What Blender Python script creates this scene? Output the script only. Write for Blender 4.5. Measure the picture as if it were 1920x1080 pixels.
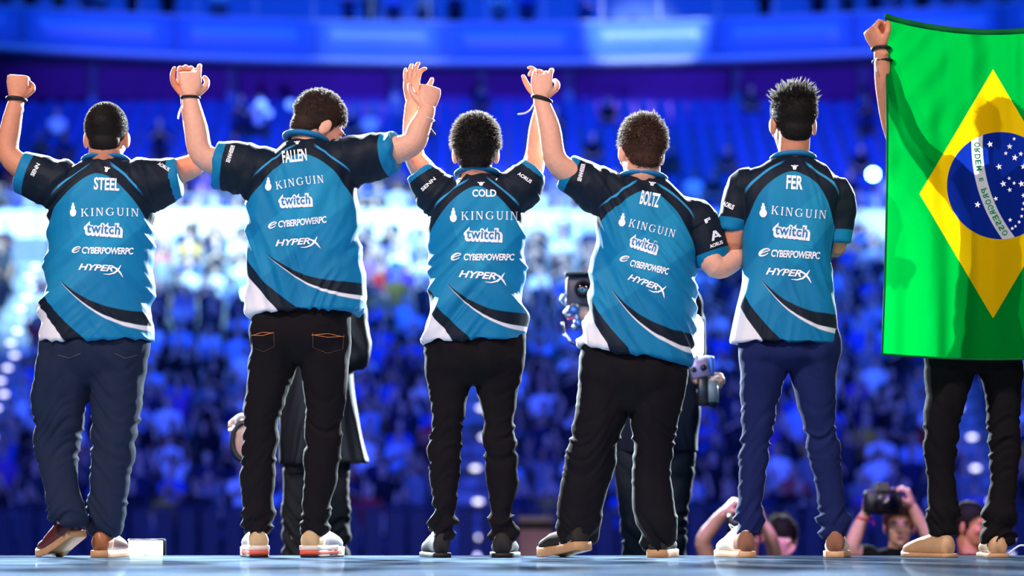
import bpy, bmesh, math, random
import numpy as np
from mathutils import Vector, Matrix, Euler
from mathutils.bvhtree import BVHTree

for o in list(bpy.data.objects):
    bpy.data.objects.remove(o, do_unlink=True)
SC = bpy.context.scene
COL = SC.collection
rnd = random.Random(11)
R_ = math.radians

# ------------------------------------------------------------------ camera
F = 4446.0          # focal length in pixels of the 1920 x 1080 frame
HY = 971.0          # horizon row
CZ = 0.15           # camera height above the stage
cam = bpy.data.cameras.new('camera')
cam.sensor_width = 36.0
cam.lens = 36.0 * F / 1920.0
cam.shift_y = (HY - 540.0) / 1920.0
cam.clip_end = 400
cam.dof.use_dof = True
cam.dof.focus_distance = 8.95
cam.dof.aperture_fstop = 1.6
camo = bpy.data.objects.new('camera', cam)
camo.location = (0, 0, CZ)
camo.rotation_euler = (R_(90), 0, 0)
COL.objects.link(camo)
SC.camera = camo
CAM = Vector((0, 0, CZ))

def W(px, py, Y):
    """world point at distance Y whose picture is (px, py)"""
    return Vector(((px - 960.0) * Y / F, Y, CZ + (HY - py) * Y / F))

# ------------------------------------------------------------------ world, lamps, exposure
def lin(c):
    out = []
    for x in c[:3]:
        x = x / 255.0
        out.append(x / 12.92 if x <= 0.04045 else ((x + 0.055) / 1.055) ** 2.4)
    return tuple(out)

wd = bpy.data.worlds.new('blue_haze_fill')
SC.world = wd
wd.use_nodes = True
wd.node_tree.nodes['Background'].inputs[0].default_value = (0.0, 0.075, 0.9, 1)
wd.node_tree.nodes['Background'].inputs[1].default_value = 0.08  # even blue fill added in place of haze, lifts the shadows

SC.view_settings.view_transform = 'Standard'
SC.view_settings.look = 'None'
SC.view_settings.exposure = 0.0
SC.view_settings.gamma = 1.0
SC.view_settings.use_curve_mapping = False

def spot(name, loc, aim, power, col, angle=40, blend=0.4, size=0.3):
    l = bpy.data.lights.new(name, 'SPOT')
    l.energy = power
    l.color = col
    l.spot_size = R_(angle)
    l.spot_blend = blend
    l.shadow_soft_size = size
    o = bpy.data.objects.new(name, l)
    o.location = loc
    d = Vector(aim) - Vector(loc)
    o.rotation_euler = d.to_track_quat('-Z', 'Y').to_euler()
    COL.objects.link(o)
    return o

# front-of-house stage wash, hung high over the front of the stage
spot('stage_wash_spot', (-7.5, -1.0, 10.5), (-0.9, 9, 1.0), 7600, (1.0, 0.88, 0.82), 42, 0.6, 0.3)
spot('stage_wash_spot', (6.5, -2.0, 9.0), (1.0, 9, 1.0), 3200, (1.0, 0.88, 0.84), 42, 0.6, 0.3)
spot('stage_wash_spot', (-1.5, -8, 5.0), (0.0, 9, 0.9), 2200, (1.0, 0.88, 0.84), 40, 0.6, 0.4)
# back lights on the truss over the front of the crowd: two focused side lights and two softer centre ones
spot('back_spot', (-9.5, 27, 7.6), (-0.75, 9, 1.1), 100000, (0.78, 0.94, 1.0), 10.6, 0.12, 0.25)
spot('back_spot', (9.5, 27, 7.6), (-0.72, 9, 1.1), 100000, (0.78, 0.94, 1.0), 10.2, 0.12, 0.25)
spot('back_spot', (-3.4, 27, 7.2), (-0.2, 9, 1.1), 62000, (0.80, 0.95, 1.0), 24, 0.5, 0.2)
spot('back_spot', (4.6, 27, 7.6), (0.3, 9, 1.1), 12000, (0.78, 0.94, 1.0), 24, 0.5, 0.25)
spot('top_back_spot', (-4.0, 18, 8.0), (-1.0, 9, 1.5), 34000, (0.86, 0.95, 1.0), 16, 0.3, 0.2)
spot('top_back_spot', (2.5, 18, 8.0), (0.1, 9, 1.5), 34000, (0.86, 0.95, 1.0), 13, 0.2, 0.2)
spot('pit_purple_spot', (1.8, 9.9, 6.5), (1.7, 13.2, 0.0), 2600, (0.40, 0.18, 1.0), 40, 0.5, 0.2)
# blue wash over the crowd
for bx, by, bz, ax, ay, az, bp, an in (                                   (-10, 30, 24, -8, 68, 9, 26e3, 62), (10, 30, 24, 8, 68, 9, 28e3, 62),
                                   (0, 26, 20, 0, 74, 14.5, 48e3, 50)):
    spot('blue_wash_spot', (bx, by, bz), (ax, ay, az), bp, (0.006, 0.165, 1.0), an, 0.7, 0.6)
for bx in (-16, 16):
    spot('violet_wash_spot', (bx, 16, 20), (bx * .45, 52, 2), 62e3, (0.040, 0.095, 1.0), 62, 0.7, 0.6)
for bx in (-9, 0, 9):  # unseen lamps added to brighten the dark recess under the balcony
    spot('recess_fill_spot', (bx, 58, 9.2), (bx * 1.1, 76, 13.6), 7500, (0.13, 0.10, 1.0), 45, 0.8, 0.3)
# white-cyan beams sweeping the upper crowd and the balcony front
for bx, bz, ax, ay, az, bp, an, bl in ((-9, 22, -11.5, 63, 6.4, 240e3, 19, .9), (-2, 23, -5.8, 63.5, 7.1, 270e3, 18, .9), (3, 23, 0.6, 63.5, 7.2, 190e3, 17, .9), (10, 23, 10.2, 63.0, 7.3, 170e3, 8.5, .8)):
    spot('white_beam_spot', (bx, 30, bz), (ax, ay, az), bp, (0.42, 0.80, 1.0), an, bl, 0.3)
spot('white_beam_spot', (4, 30, 21), (4.1, 73, 15.3), 120e3, (0.72, 0.90, 1.0), 5.6, 0.35, 0.2)
spot('white_beam_spot', (-6, 30, 21), (-4.0, 73, 14.9), 40e3, (0.55, 0.75, 1.0), 6.5, 0.6, 0.2)

# ------------------------------------------------------------------ helpers: objects
def origin_of(o):
    v = Vector((0, 0, 0))
    while o is not None:
        v = v + o.location
        o = o.parent
    return v

def tag(o, label=None, cat=None, group=None, kind=None):
    if label: o['label'] = label
    if cat: o['category'] = cat
    if group: o['group'] = group
    if kind: o['kind'] = kind
    return o

def empty(name, loc, label=None, cat=None, group=None, kind=None):
    o = bpy.data.objects.new(name, None)
    o.empty_display_size = 0.1
    o.location = loc
    COL.objects.link(o)
    return tag(o, label, cat, group, kind)

def obj_from(name, verts, faces, mats, parent=None, fm=None, smooth=True):
    """verts in world space; kept relative to the parent's origin"""
    me = bpy.data.meshes.new(name)
    v = np.asarray(verts, dtype=np.float64).reshape(-1, 3)
    if parent is not None:
        v = v - np.array(origin_of(parent))
    me.from_pydata(v.tolist(), [], faces)
    for m in (mats if isinstance(mats, (list, tuple)) else [mats]):
        me.materials.append(m)
    if fm is not None:
        me.polygons.foreach_set('material_index', np.asarray(fm, dtype=np.int32))
    if smooth:
        me.polygons.foreach_set('use_smooth', np.ones(len(me.polygons), dtype=bool))
    me.update()
    o = bpy.data.objects.new(name, me)
    COL.objects.link(o)
    if parent is not None:
        o.parent = parent
    return o

def catmull(P, n):
    """P: k x d control array -> n x d samples through the points"""
    P = np.asarray(P, dtype=float)
    k = len(P)
    if k == 2:
        t = np.linspace(0, 1, n)[:, None]
        return P[0] * (1 - t) + P[1] * t
    Q = np.vstack([2 * P[0] - P[1], P, 2 * P[-1] - P[-2]])
    out = []
    for t in np.linspace(0, k - 1 - 1e-9, n):
        i = int(t); f = t - i
        a, b, c, d = Q[i], Q[i + 1], Q[i + 2], Q[i + 3]
        out.append(0.5 * ((2 * b) + (-a + c) * f + (2 * a - 5 * b + 4 * c - d) * f * f + (-a + 3 * b - 3 * c + d) * f ** 3))
    return np.array(out)

class MB:
    def __init__(self):
        self.v = []; self.f = []; self.m = []
    def add(self, verts, faces, mat=0):
        b = len(self.v)
        self.v.extend([tuple(p) for p in verts])
        self.f.extend([tuple(i + b for i in f) for f in faces])
        self.m.extend([mat] * len(faces))
    def loft(self, rings, mat=0, cap=True, closed=False):
        n = len(rings[0]); k = len(rings)
        vs = [p for r in rings for p in r]; fs = []
        for i in range(k if closed else k - 1):
            a = i * n; b = ((i + 1) % k) * n
            for j in range(n):
                j2 = (j + 1) % n
                fs.append((a + j, a + j2, b + j2, b + j))
        if cap and not closed:
            fs.append(tuple(range(n - 1, -1, -1)))
            fs.append(tuple(range((k - 1) * n, k * n)))
        self.add(vs, fs, mat)
    def tube(self, pts, radii, n=12, mat=0, sub=1, flat=1.0, side=None, round_end=True, closed=False):
        pts = np.asarray([tuple(p) for p in pts], dtype=float)
        rad = np.asarray(radii, dtype=float)
        if rad.ndim == 0: rad = np.full(len(pts), float(rad))
        if sub > 1 and not closed:
            m = (len(pts) - 1) * sub + 1
            A = catmull(np.hstack([pts, rad[:, None]]), m)
            pts, rad = A[:, :3], A[:, 3]
        k = len(pts)
        if closed:
            T = np.roll(pts, -1, 0) - np.roll(pts, 1, 0)
        else:
            T = np.gradient(pts, axis=0)
        T /= np.linalg.norm(T, axis=1)[:, None] + 1e-12
        up = np.array(side if side is not None else (0, 0, 1.0))
        if abs(np.dot(up, T[0])) > 0.95: up = np.array((1.0, 0, 0))
        rings = []
        a = up - T[0] * np.dot(up, T[0]); a /= np.linalg.norm(a)
        for i in range(k):
            a = a - T[i] * np.dot(a, T[i]); a /= np.linalg.norm(a)
            b = np.cross(T[i], a)
            th = np.linspace(0, 2 * np.pi, n, endpoint=False)
            rings.append(pts[i] + rad[i] * (np.cos(th)[:, None] * a + flat * np.sin(th)[:, None] * b))
        if round_end and not closed:
            e = []
            for s in (0.55, 0.9):
                e.append(None)
            r0, rk = rings[0], rings[-1]
            def capr(c, r, d, R):
                return [c + (r - c) * math.cos(q) + d * R * math.sin(q) for q in (R_(35), R_(65))]
            st = capr(pts[0], r0, -T[0], rad[0]); en = capr(pts[-1], rk, T[-1], rad[-1])
            rings = [st[1], st[0]] + rings + [en[0], en[1]]
        self.loft(rings, mat, True, closed)
    def ell(self, c, r, rot=None, n=16, m=10, mat=0):
        vs = []; fs = []
        M = rot if rot is not None else Matrix.Identity(3)
        c = Vector(c)
        for i in range(1, m):
            p = math.pi * i / m
            for j in range(n):
                t = 2 * math.pi * j / n
                q = Vector((r[0] * math.sin(p) * math.cos(t), r[1] * math.sin(p) * math.sin(t), r[2] * math.cos(p)))
                vs.append(c + M @ q)
        top = len(vs); vs.append(c + M @ Vector((0, 0, r[2])))
        bot = len(vs); vs.append(c + M @ Vector((0, 0, -r[2])))
        for i in range(m - 2):
            for j in range(n):
                j2 = (j + 1) % n
                fs.append((i * n + j, (i + 1) * n + j, (i + 1) * n + j2, i * n + j2))
        for j in range(n):
            j2 = (j + 1) % n
            fs.append((top, j, j2)); fs.append((bot, (m - 2) * n + j2, (m - 2) * n + j))
        self.add(vs, fs, mat)
    def box(self, c, s, rot=None, mat=0, ch=0.0):
        """box of full size s, edges chamfered by ch"""
        M = rot if rot is not None else Matrix.Identity(3)
        c = Vector(c); hx, hy, hz = s[0] / 2, s[1] / 2, s[2] / 2
        if ch <= 0:
            P = [(sx * hx, sy * hy, sz * hz) for sz in (-1, 1) for sy in (-1, 1) for sx in (-1, 1)]
            fs = [(0, 2, 3, 1), (4, 5, 7, 6), (0, 1, 5, 4), (2, 6, 7, 3), (0, 4, 6, 2), (1, 3, 7, 5)]
            self.add([c + M @ Vector(p) for p in P], fs, mat); return
        ch = min(ch, hx * .9, hy * .9, hz * .9)
        def ring(z, e):
            x, y = hx - e, hy - e
            k = ch
            return [(x - k, -y, z), (x, -y + k, z), (x, y - k, z), (x - k, y, z), (-x + k, y, z), (-x, y - k, z), (-x, -y + k, z), (-x + k, -y, z)]
        rings = [ring(-hz, ch * .7), ring(-hz + ch, 0), ring(hz - ch, 0), ring(hz, ch * .7)]
        self.loft([[c + M @ Vector(p) for p in r] for r in rings], mat)
    def cyl(self, a, b, r, n=16, mat=0, r2=None):
        self.tube([a, b], [r, r if r2 is None else r2], n, mat, round_end=False)
    def build(self, name, mats, parent=None, smooth=True):
        return obj_from(name, self.v, self.f, mats, parent, self.m, smooth)

def remesh(mb, voxel, smooth=3, factor=0.5):
    """one continuous surface round all the overlapping shells -> (verts, normals, faces)"""
    me = bpy.data.meshes.new('tmp')
    me.from_pydata([tuple(p) for p in mb.v], [], mb.f)
    o = bpy.data.objects.new('tmp', me)
    COL.objects.link(o)
    r = o.modifiers.new('r', 'REMESH'); r.mode = 'VOXEL'; r.voxel_size = voxel
    if smooth:
        s = o.modifiers.new('s', 'SMOOTH'); s.factor = factor; s.iterations = smooth
    dg = bpy.context.evaluated_depsgraph_get()
    ev = o.evaluated_get(dg)
    m2 = bpy.data.meshes.new_from_object(ev)
    n = len(m2.vertices)
    V = np.empty(n * 3); m2.vertices.foreach_get('co', V); V = V.reshape(-1, 3)
    Nn = np.empty(n * 3); m2.vertex_normals.foreach_get('vector', Nn); Nn = Nn.reshape(-1, 3)
    Fc = [tuple(p.vertices) for p in m2.polygons]
    bpy.data.objects.remove(o, do_unlink=True)
    bpy.data.meshes.remove(me); bpy.data.meshes.remove(m2)
    return V, Nn, Fc

def vnoise(P, seed=0):
    """value noise, P n x 3 -> n in 0..1"""
    P = np.asarray(P, dtype=float)
    I = np.floor(P).astype(np.int64); f = P - I
    u = f * f * (3 - 2 * f)
    def h(ix, iy, iz):
        x = (ix * 374761393 + iy * 668265263 + iz * 2147483647 + seed * 1274126177) & 0xffffffff
        x = ((x ^ (x >> 13)) * 1274126177) & 0xffffffff
        x = (x ^ (x >> 16)) & 0xffffffff
        return x / 4294967295.0
    r = 0
    for dx in (0, 1):
        for dy in (0, 1):
            for dz in (0, 1):
                w = (u[:, 0] if dx else 1 - u[:, 0]) * (u[:, 1] if dy else 1 - u[:, 1]) * (u[:, 2] if dz else 1 - u[:, 2])
                r = r + w * h(I[:, 0] + dx, I[:, 1] + dy, I[:, 2] + dz)
    return r

def ridge(x):
    return 1 - np.abs(2 * x - 1)

# ------------------------------------------------------------------ helpers: materials
MATS = {}
def mat(name, rgb, rough=0.6, spec=0.4, vary=0.12, scale=30.0, bump=0.0, bscale=200.0, metal=0.0, sheen=0.0, emit=None, estr=0.0, rgb2=None):
    if name in MATS: return MATS[name]
    m = bpy.data.materials.new(name); m.use_nodes = True
    nt = m.node_tree; b = nt.nodes['Principled BSDF']
    c = lin(rgb)
    tc = nt.nodes.new('ShaderNodeTexCoord')
    ns = nt.nodes.new('ShaderNodeTexNoise'); ns.inputs['Scale'].default_value = scale; ns.inputs['Detail'].default_value = 3
    nt.links.new(tc.outputs['Object'], ns.inputs['Vector'])
    mx = nt.nodes.new('ShaderNodeMix'); mx.data_type = 'RGBA'
    c2 = lin(rgb2) if rgb2 else tuple(x * (1 - vary * 2) for x in c)
    c1 = c if rgb2 else tuple(min(1, x * (1 + vary)) for x in c)
    mx.inputs[6].default_value = (*c1, 1); mx.inputs[7].default_value = (*c2, 1)
    nt.links.new(ns.outputs['Fac'], mx.inputs[0])
    nt.links.new(mx.outputs[2], b.inputs['Base Color'])
    b.inputs['Roughness'].default_value = rough
    b.inputs['Specular IOR Level'].default_value = spec
    b.inputs['Metallic'].default_value = metal
    if sheen: b.inputs['Sheen Weight'].default_value = sheen
    if emit:
        b.inputs['Emission Color'].default_value = (*lin(emit), 1); b.inputs['Emission Strength'].default_value = estr
    if bump:
        n2 = nt.nodes.new('ShaderNodeTexNoise'); n2.inputs['Scale'].default_value = bscale
        nt.links.new(tc.outputs['Object'], n2.inputs['Vector'])
        bp = nt.nodes.new('ShaderNodeBump'); bp.inputs['Strength'].default_value = bump; bp.inputs['Distance'].default_value = 0.004
        nt.links.new(n2.outputs['Fac'], bp.inputs['Height']); nt.links.new(bp.outputs['Normal'], b.inputs['Normal'])
    MATS[name] = m
    return m

class Ex:
    """arithmetic on shader sockets"""
    def __init__(s, nt, k): s.nt = nt; s.k = k
    def op(s, o, *a):
        n = s.nt.nodes.new('ShaderNodeMath'); n.operation = o
        for i, x in enumerate((s,) + a):
            if isinstance(x, Ex): s.nt.links.new(x.k, n.inputs[i])
            else: n.inputs[i].default_value = float(x)
        return Ex(s.nt, n.outputs[0])
    def __add__(s, o): return s.op('ADD', o)
    __radd__ = __add__
    def __sub__(s, o): return s.op('SUBTRACT', o)
    def __rsub__(s, o): return (s * -1.0) + o
    def __mul__(s, o): return s.op('MULTIPLY', o)
    __rmul__ = __mul__
    def __truediv__(s, o): return s.op('DIVIDE', o)
    def pw(s, o): return s.op('MAXIMUM', 0.0).op('POWER', o)
    def abs(s): return s.op('ABSOLUTE')
    def sqrt(s): return s.op('MAXIMUM', 0.0).op('SQRT')
    def clamp(s): return s.op('MAXIMUM', 0.0).op('MINIMUM', 1.0)
    def gt(s, e, w=0.006): return ((s - e) / w + 0.5).clamp()
    def lt(s, e, w=0.006): return ((s * -1.0 + e) / w + 0.5).clamp()
def attr(nt, name):
    a = nt.nodes.new('ShaderNodeAttribute'); a.attribute_name = name
    return Ex(nt, a.outputs['Fac'])
def mixc(nt, fac, a, b):
    n = nt.nodes.new('ShaderNodeMix'); n.data_type = 'RGBA'
    for i, x in ((6, a), (7, b)):
        if isinstance(x, tuple): n.inputs[i].default_value = (*x, 1)
        else: nt.links.new(x, n.inputs[i])
    if isinstance(fac, Ex): nt.links.new(fac.k, n.inputs[0])
    else: n.inputs[0].default_value = fac
    return n.outputs[2]
# ================================================================== the setting
PIT = -1.35
def stage_mat():
    m = bpy.data.materials.new('stage_top'); m.use_nodes = True
    nt = m.node_tree; b = nt.nodes['Principled BSDF']
    tc = nt.nodes.new('ShaderNodeTexCoord')
    mp = nt.nodes.new('ShaderNodeMapping'); mp.inputs['Scale'].default_value = (0.7, 3.2, 1)
    nt.links.new(tc.outputs['Object'], mp.inputs['Vector'])
    ns = nt.nodes.new('ShaderNodeTexNoise'); ns.inputs['Scale'].default_value = 1.6; ns.inputs['Detail'].default_value = 5
    nt.links.new(mp.outputs[0], ns.inputs['Vector'])
    c = mixc(nt, Ex(nt, ns.outputs['Fac']).gt(0.52, 0.3), lin((46, 62, 82)), lin((96, 112, 130)))
    nt.nodes.remove(b)
    out = [n for n in nt.nodes if n.type == 'OUTPUT_MATERIAL'][0]
    df = nt.nodes.new('ShaderNodeBsdfDiffuse'); gl = nt.nodes.new('ShaderNodeBsdfGlossy'); mx = nt.nodes.new('ShaderNodeMixShader')
    nt.links.new(c, df.inputs['Color']); gl.inputs['Color'].default_value = (0.75, 0.85, 1.0, 1); gl.inputs['Roughness'].default_value = 0.05
    mx.inputs[0].default_value = 0.14
    nt.links.new(df.outputs[0], mx.inputs[1]); nt.links.new(gl.outputs[0], mx.inputs[2]); nt.links.new(mx.outputs[0], out.inputs[0])
    bp = nt.nodes.new('ShaderNodeBump'); bp.inputs['Strength'].default_value = 0.015; bp.inputs['Distance'].default_value = 0.01
    nt.links.new(ns.outputs['Fac'], bp.inputs['Height']); nt.links.new(bp.outputs['Normal'], gl.inputs['Normal'])
    return m
M_stage = stage_mat()
M_black = mat('black_paint', (10, 11, 14), 0.5, 0.3)
st = MB()
st.box((0, 5.2, -0.03), (14, 8.56, 0.06), ch=0.008)
stage = tag(st.build('floor_stage', M_stage, smooth=False), 'pale glossy stage floor under the row of people', None, None, 'structure')
st = MB(); st.box((0, 5.2, -0.7), (13.9, 8.5, 1.28))
tag(st.build('wall_stage_skirt', M_black, smooth=False), 'black skirt below the stage edge', None, None, 'structure')
st = MB(); st.box((0, 40, PIT - 0.05), (60, 100, 0.1))
tag(st.build('floor', mat('arena_floor', (60, 62, 70), 0.5), smooth=False), 'dark concrete arena floor below the stage', None, None, 'structure')

# ------------------------------------------------ lower bowl: straight rows facing the stage
ROWS = 22; ROW0 = 44.5; PITCH = 0.86; RISE = 0.352; Z0 = -0.95
M_conc = mat('concrete_step', (120, 125, 135), 0.8, 0.2, 0.15, 4)
M_aisle = mat('aisle_step', (150, 155, 165), 0.7, 0.2, 0.12, 4)
M_lamp = mat('step_lamp', (255, 250, 235), 0.4, emit=(235, 232, 255), estr=3.0)
terr = empty('seating_terrace', (0, ROW0, PIT), 'stepped concrete terrace carrying the crowd', None, None, 'structure')
HX = 17.5
AISLES = ((-11.75, 0.65), (-0.68, 0.55), (9.55, 0.65))
def aisle_x(ax, n): return ax + (1.3 - 0.1 * n if ax < -5 else (0.35 - 0.05 * (10 - n) if ax > 5 else 0.0))   # the outer aisles fan out
def row_yz(n): return ROW0 + PITCH * n, Z0 + RISE * n
def share(src, name, loc, parent, rel=True):
    o = bpy.data.objects.new(name, src.data); COL.objects.link(o)
    o.parent = parent; o.location = Vector(loc) - origin_of(parent)
    return o
def unit(mb, mats, name, smooth=False):
    """mesh data only, drawn about the origin, for pieces that share it"""
    me = bpy.data.meshes.new(name)
    me.from_pydata([tuple(p) for p in mb.v], [], mb.f)
    for m in (mats if isinstance(mats, (list, tuple)) else [mats]): me.materials.append(m)
    me.polygons.foreach_set('material_index', np.asarray(mb.m, dtype=np.int32))
    if smooth: me.polygons.foreach_set('use_smooth', np.ones(len(me.polygons), dtype=bool))
    me.update()
    return me
def place(me, name, loc, parent=None, rz=0.0, scale=None):
    o = bpy.data.objects.new(name, me); COL.objects.link(o)
    if parent is not None:
        o.parent = parent; o.location = Vector(loc) - origin_of(parent)
    else: o.location = loc
    o.rotation_euler = (0, 0, rz)
    if scale: o.scale = scale
    return o
b = MB(); b.box((0, PITCH / 2, -0.3), (2 * HX, PITCH, 0.6), ch=0.01); me_step = unit(b, M_conc, 'step')
b = MB(); b.box((0, -PITCH * .25, 0.088), (1.1, PITCH * .5, 0.176), ch=0.012); me_half = unit(b, M_aisle, 'aisle_step')
b = MB()
b.ell((0, 0, 0), (0.095, 0.03, 0.042), n=12, m=6); me_lamp = unit(b, M_lamp, 'step_lamp', True)
for n in range(ROWS + 1):
    y, z = row_yz(n)
    place(me_step, 'step', (0, y - PITCH / 2, z), terr)
    for ax_, aw in AISLES:
        ax = aisle_x(ax_, n)
        place(me_half, 'aisle_step', (ax, y + PITCH * .5, z), terr)
        if ax < -5 or n % 2 == 0 or (n % 5 == 1):
            sx = 0.0
            place(me_lamp, 'step_lamp', (ax + sx + 0.08 * ((n * 7) % 3 - 1), y - PITCH / 2 - 0.03, z + 0.02), terr)
# front wall of the bowl, built of upright slats on a rail
fence = empty('wall_front_barrier', (0, ROW0 - 1.6, PIT), 'dark slatted barrier in front of the first crowd row', None, None, 'structure')
M_fence = mat('barrier_metal', (40, 46, 62), 0.45, 0.5)
b = MB(); b.box((0, 0, 0.85), (0.34, 0.03, 1.6), ch=0.012); me_sl = unit(b, M_fence, 'slat')
for i in range(-42, 43):
    place(me_sl, 'slat', (i * 0.42, ROW0 - 1.6, PIT), fence)
b = MB(); b.tube([(-18, ROW0 - 1.62, PIT + 1.70), (18, ROW0 - 1.62, PIT + 1.70)], 0.035, 10, round_end=False); b.build('top_rail', M_fence, fence)
b = MB(); b.box((0, ROW0 - 1.0, Z0 - 0.2), (2 * HX, 1.2, 0.4)); b.build('kick_slab', M_conc, fence, False)

# ------------------------------------------------ parapet between the two sections
YP = 65.0
par = empty('wall_parapet', (0, YP, 7.0), 'white panelled parapet across the middle of the stand', None, None, 'structure')
M_white = mat('white_panel', (225, 230, 235), 0.55, 0.3, 0.05, 3)
b = MB(); b.box((0, 0, 0), (2.36, 0.12, 0.74), ch=0.02); me_pp = unit(b, M_white, 'panel')
for i in range(-7, 8):
    place(me_pp, 'panel', (i * 2.42 + 0.3, YP, 8.2), par)
b = MB(); b.box((0, 0, 0), (0.09, 0.1, 0.5), ch=0.01); me_pr = unit(b, mat('rail_grey', (150, 155, 165), 0.4, 0.5), 'rail_post')
for i in range(-15, 16):
    place(me_pr, 'rail_post', (i * 1.21 + 0.3, YP + .05, 8.78), par)
b = MB()
for zz in (8.62, 8.99): b.tube([(-17.5, YP + .05, zz), (17.5, YP + .05, zz)], 0.03, 8, round_end=False)
b.build('rail', MATS['rail_grey'], par)
b = MB(); b.box((0, YP + 0.2, 7.35), (2 * HX, 0.5, 0.95)); b.build('parapet_base', M_conc, par, False)

# ------------------------------------------------ upper section, mostly empty seats
UROWS = 10; UY0 = 66.2; UPITCH = 0.84; URISE = 0.50; UZ0 = 7.75
uter = empty('upper_terrace', (0, UY0, UZ0), 'steep upper terrace of blue seats under the balcony', None, None, 'structure')
b = MB(); b.box((0, UPITCH / 2, -0.35), (2 * HX + 3, UPITCH, 0.7), ch=0.01); me_us = unit(b, M_conc, 'step')
def urow(n): return UY0 + UPITCH * n, UZ0 + URISE * n
for n in range(UROWS):
    y, z = urow(n)
    place(me_us, 'step', (0, y - UPITCH / 2, z), uter)

# ------------------------------------------------ recess under the balcony
rec = empty('wall_recess', (0, 76, 12.4), 'dark purple wall in the recess under the balcony', None, None, 'structure')
M_purp = mat('purple_wall', (130, 80, 170), 0.85, 0.1, 0.1, 2)
b = MB(); b.box((0, 0, 0), (5.2, 0.2, 3.2), ch=0.01); me_rw = unit(b, M_purp, 'wall_panel')
for i in range(-4, 5):
    place(me_rw, 'wall_panel', (i * 5.22 - 0.2, 76.0, 13.7), rec)
M_pill = mat('pillar_paint', (110, 130, 170), 0.6)
b = MB(); b.box((0, 0, 0), (0.32, 0.3, 3.0), ch=0.03); me_pl = unit(b, M_pill, 'pillar')
for px in (175, 435, 742, 903, 1066, 1381, 1617, 1850):
    p = W(px, 160, 75.4)
    place(me_pl, 'pillar', (p.x, 75.4, 13.9), rec)

# ------------------------------------------------ balcony: curved front of panels, lip and rail
BX, BY, BR = -0.7, 28.0, 45.0
bal = empty('wall_balcony', (BX, BY + BR, 14.0), 'curved blue balcony front with panels and a rounded lip', None, None, 'structure')
def arc(r, a, z): return (BX + r * math.sin(a), BY + r * math.cos(a), z)
M_bal = mat('balcony_panel', (84, 128, 190), 0.38, 0.5, 0.05, 1.5)
M_lip = mat('balcony_lip', (150, 165, 190), 0.3, 0.6)
def arcband(prof, a0, a1, seg, mb):
    """prof: closed list of (r, z); swept along the arc"""
    rings = []
    for i in range(seg + 1):
        a = a0 + (a1 - a0) * i / seg
        rings.append([arc(r, a, z) for r, z in prof])
    mb.loft(rings)
xs = sorted([-22, -18.3, -14.6, -10.2, -6.02, -2.07, 2.15, 6.2, 10.3, 14.5, 18.5, 22])
angs = [math.asin((x - BX) / BR) for x in xs]
for a0, a1 in zip(angs[:-1], angs[1:]):
    b = MB(); g = 0.0006
    arcband([(45.0, 14.32), (45.12, 14.30), (45.12, 15.36), (44.92, 15.36), (44.86, 15.30)], a0 + g, a1 - g, 6, b)
    b.build('panel', M_bal, bal)
b = MB(); arcband([(44.95, 14.34), (44.55, 14.22), (44.50, 14.12), (44.55, 14.03), (45.2, 14.0), (45.2, 14.34)], angs[0], angs[-1], 48, b)
b.build('lip', M_lip, bal)
b = MB(); arcband([(45.15, 14.05), (49.5, 14.6), (49.5, 14.9), (45.15, 14.85)], angs[0], angs[-1], 40, b)
b.build('balcony_floor', M_conc, bal, False)
b = MB(); arcband([(44.9, 15.36), (45.14, 15.36), (45.14, 15.42), (44.9, 15.42)], angs[0], angs[-1], 48, b); b.build('cap', M_lip, bal)
b = MB(); b.box((0, 0, 0), (0.05, 0.05, 0.9), ch=0.01); me_bp = unit(b, MATS['rail_grey'], 'rail_post')
for i in range(26):
    a = angs[0] + (angs[-1] - angs[0]) * (i + .5) / 26
    place(me_bp, 'rail_post', arc(45.03, a, 15.8), bal)
M_glass = bpy.data.materials.new('rail_glass'); M_glass.use_nodes = True
_b = M_glass.node_tree.nodes['Principled BSDF']
_b.inputs['Base Color'].default_value = (0.75, 0.85, 1, 1); _b.inputs['Roughness'].default_value = 0.12
_b.inputs['Transmission Weight'].default_value = 1.0; _b.inputs['IOR'].default_value = 1.02
b = MB(); arcband([(45.02, 15.42), (45.04, 15.42), (45.04, 16.2), (45.02, 16.2)], angs[0], angs[-1], 40, b); b.build('glass_guard', M_glass, bal)
# back wall of the balcony and the hall beyond
b = MB(); arcband([(49.5, 14.6), (49.8, 14.6), (49.8, 20), (49.5, 20)], angs[0], angs[-1], 40, b)
tag(b.build('wall_balcony_back', mat('back_wall', (120, 140, 180), 0.8), smooth=False), 'pale back wall behind the balcony crowd', None, None, 'structure')

# ================================================================== crowd
SKIN_T = [(225, 178, 150), (205, 155, 125), (170, 120, 92)]
M_sk = [mat('crowd_skin_%s' % n, c, 0.6, 0.3) for n, c in zip(('fair', 'tan', 'brown'), SKIN_T)]
SHIRTS = [('black', (24, 24, 30)), ('dark navy', (30, 36, 70)), ('grey', (120, 122, 130)), ('white', (230, 232, 238)), ('blue', (50, 90, 190)),
          ('red', (190, 40, 40)), ('pale blue', (150, 185, 230)), ('charcoal', (52, 52, 60)), ('violet', (110, 70, 160)), ('mustard yellow', (190, 150, 50))]
SHW = [20, 18, 9, 12, 12, 4, 7, 14, 4, 2]
M_sh = [mat('crowd_shirt_' + n.replace(' ', '_'), c, 0.8, 0.2, 0.15, 12) for n, c in SHIRTS]
HAIRS = [(18, 15, 14), (60, 40, 26), (120, 90, 55)]
M_ha = [mat('crowd_hair_%s' % n, c, 0.6, 0.3) for n, c in zip(('black', 'brown', 'fair'), HAIRS)]
M_tr = mat('crowd_trousers', (34, 38, 55), 0.8, 0.2)
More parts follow.
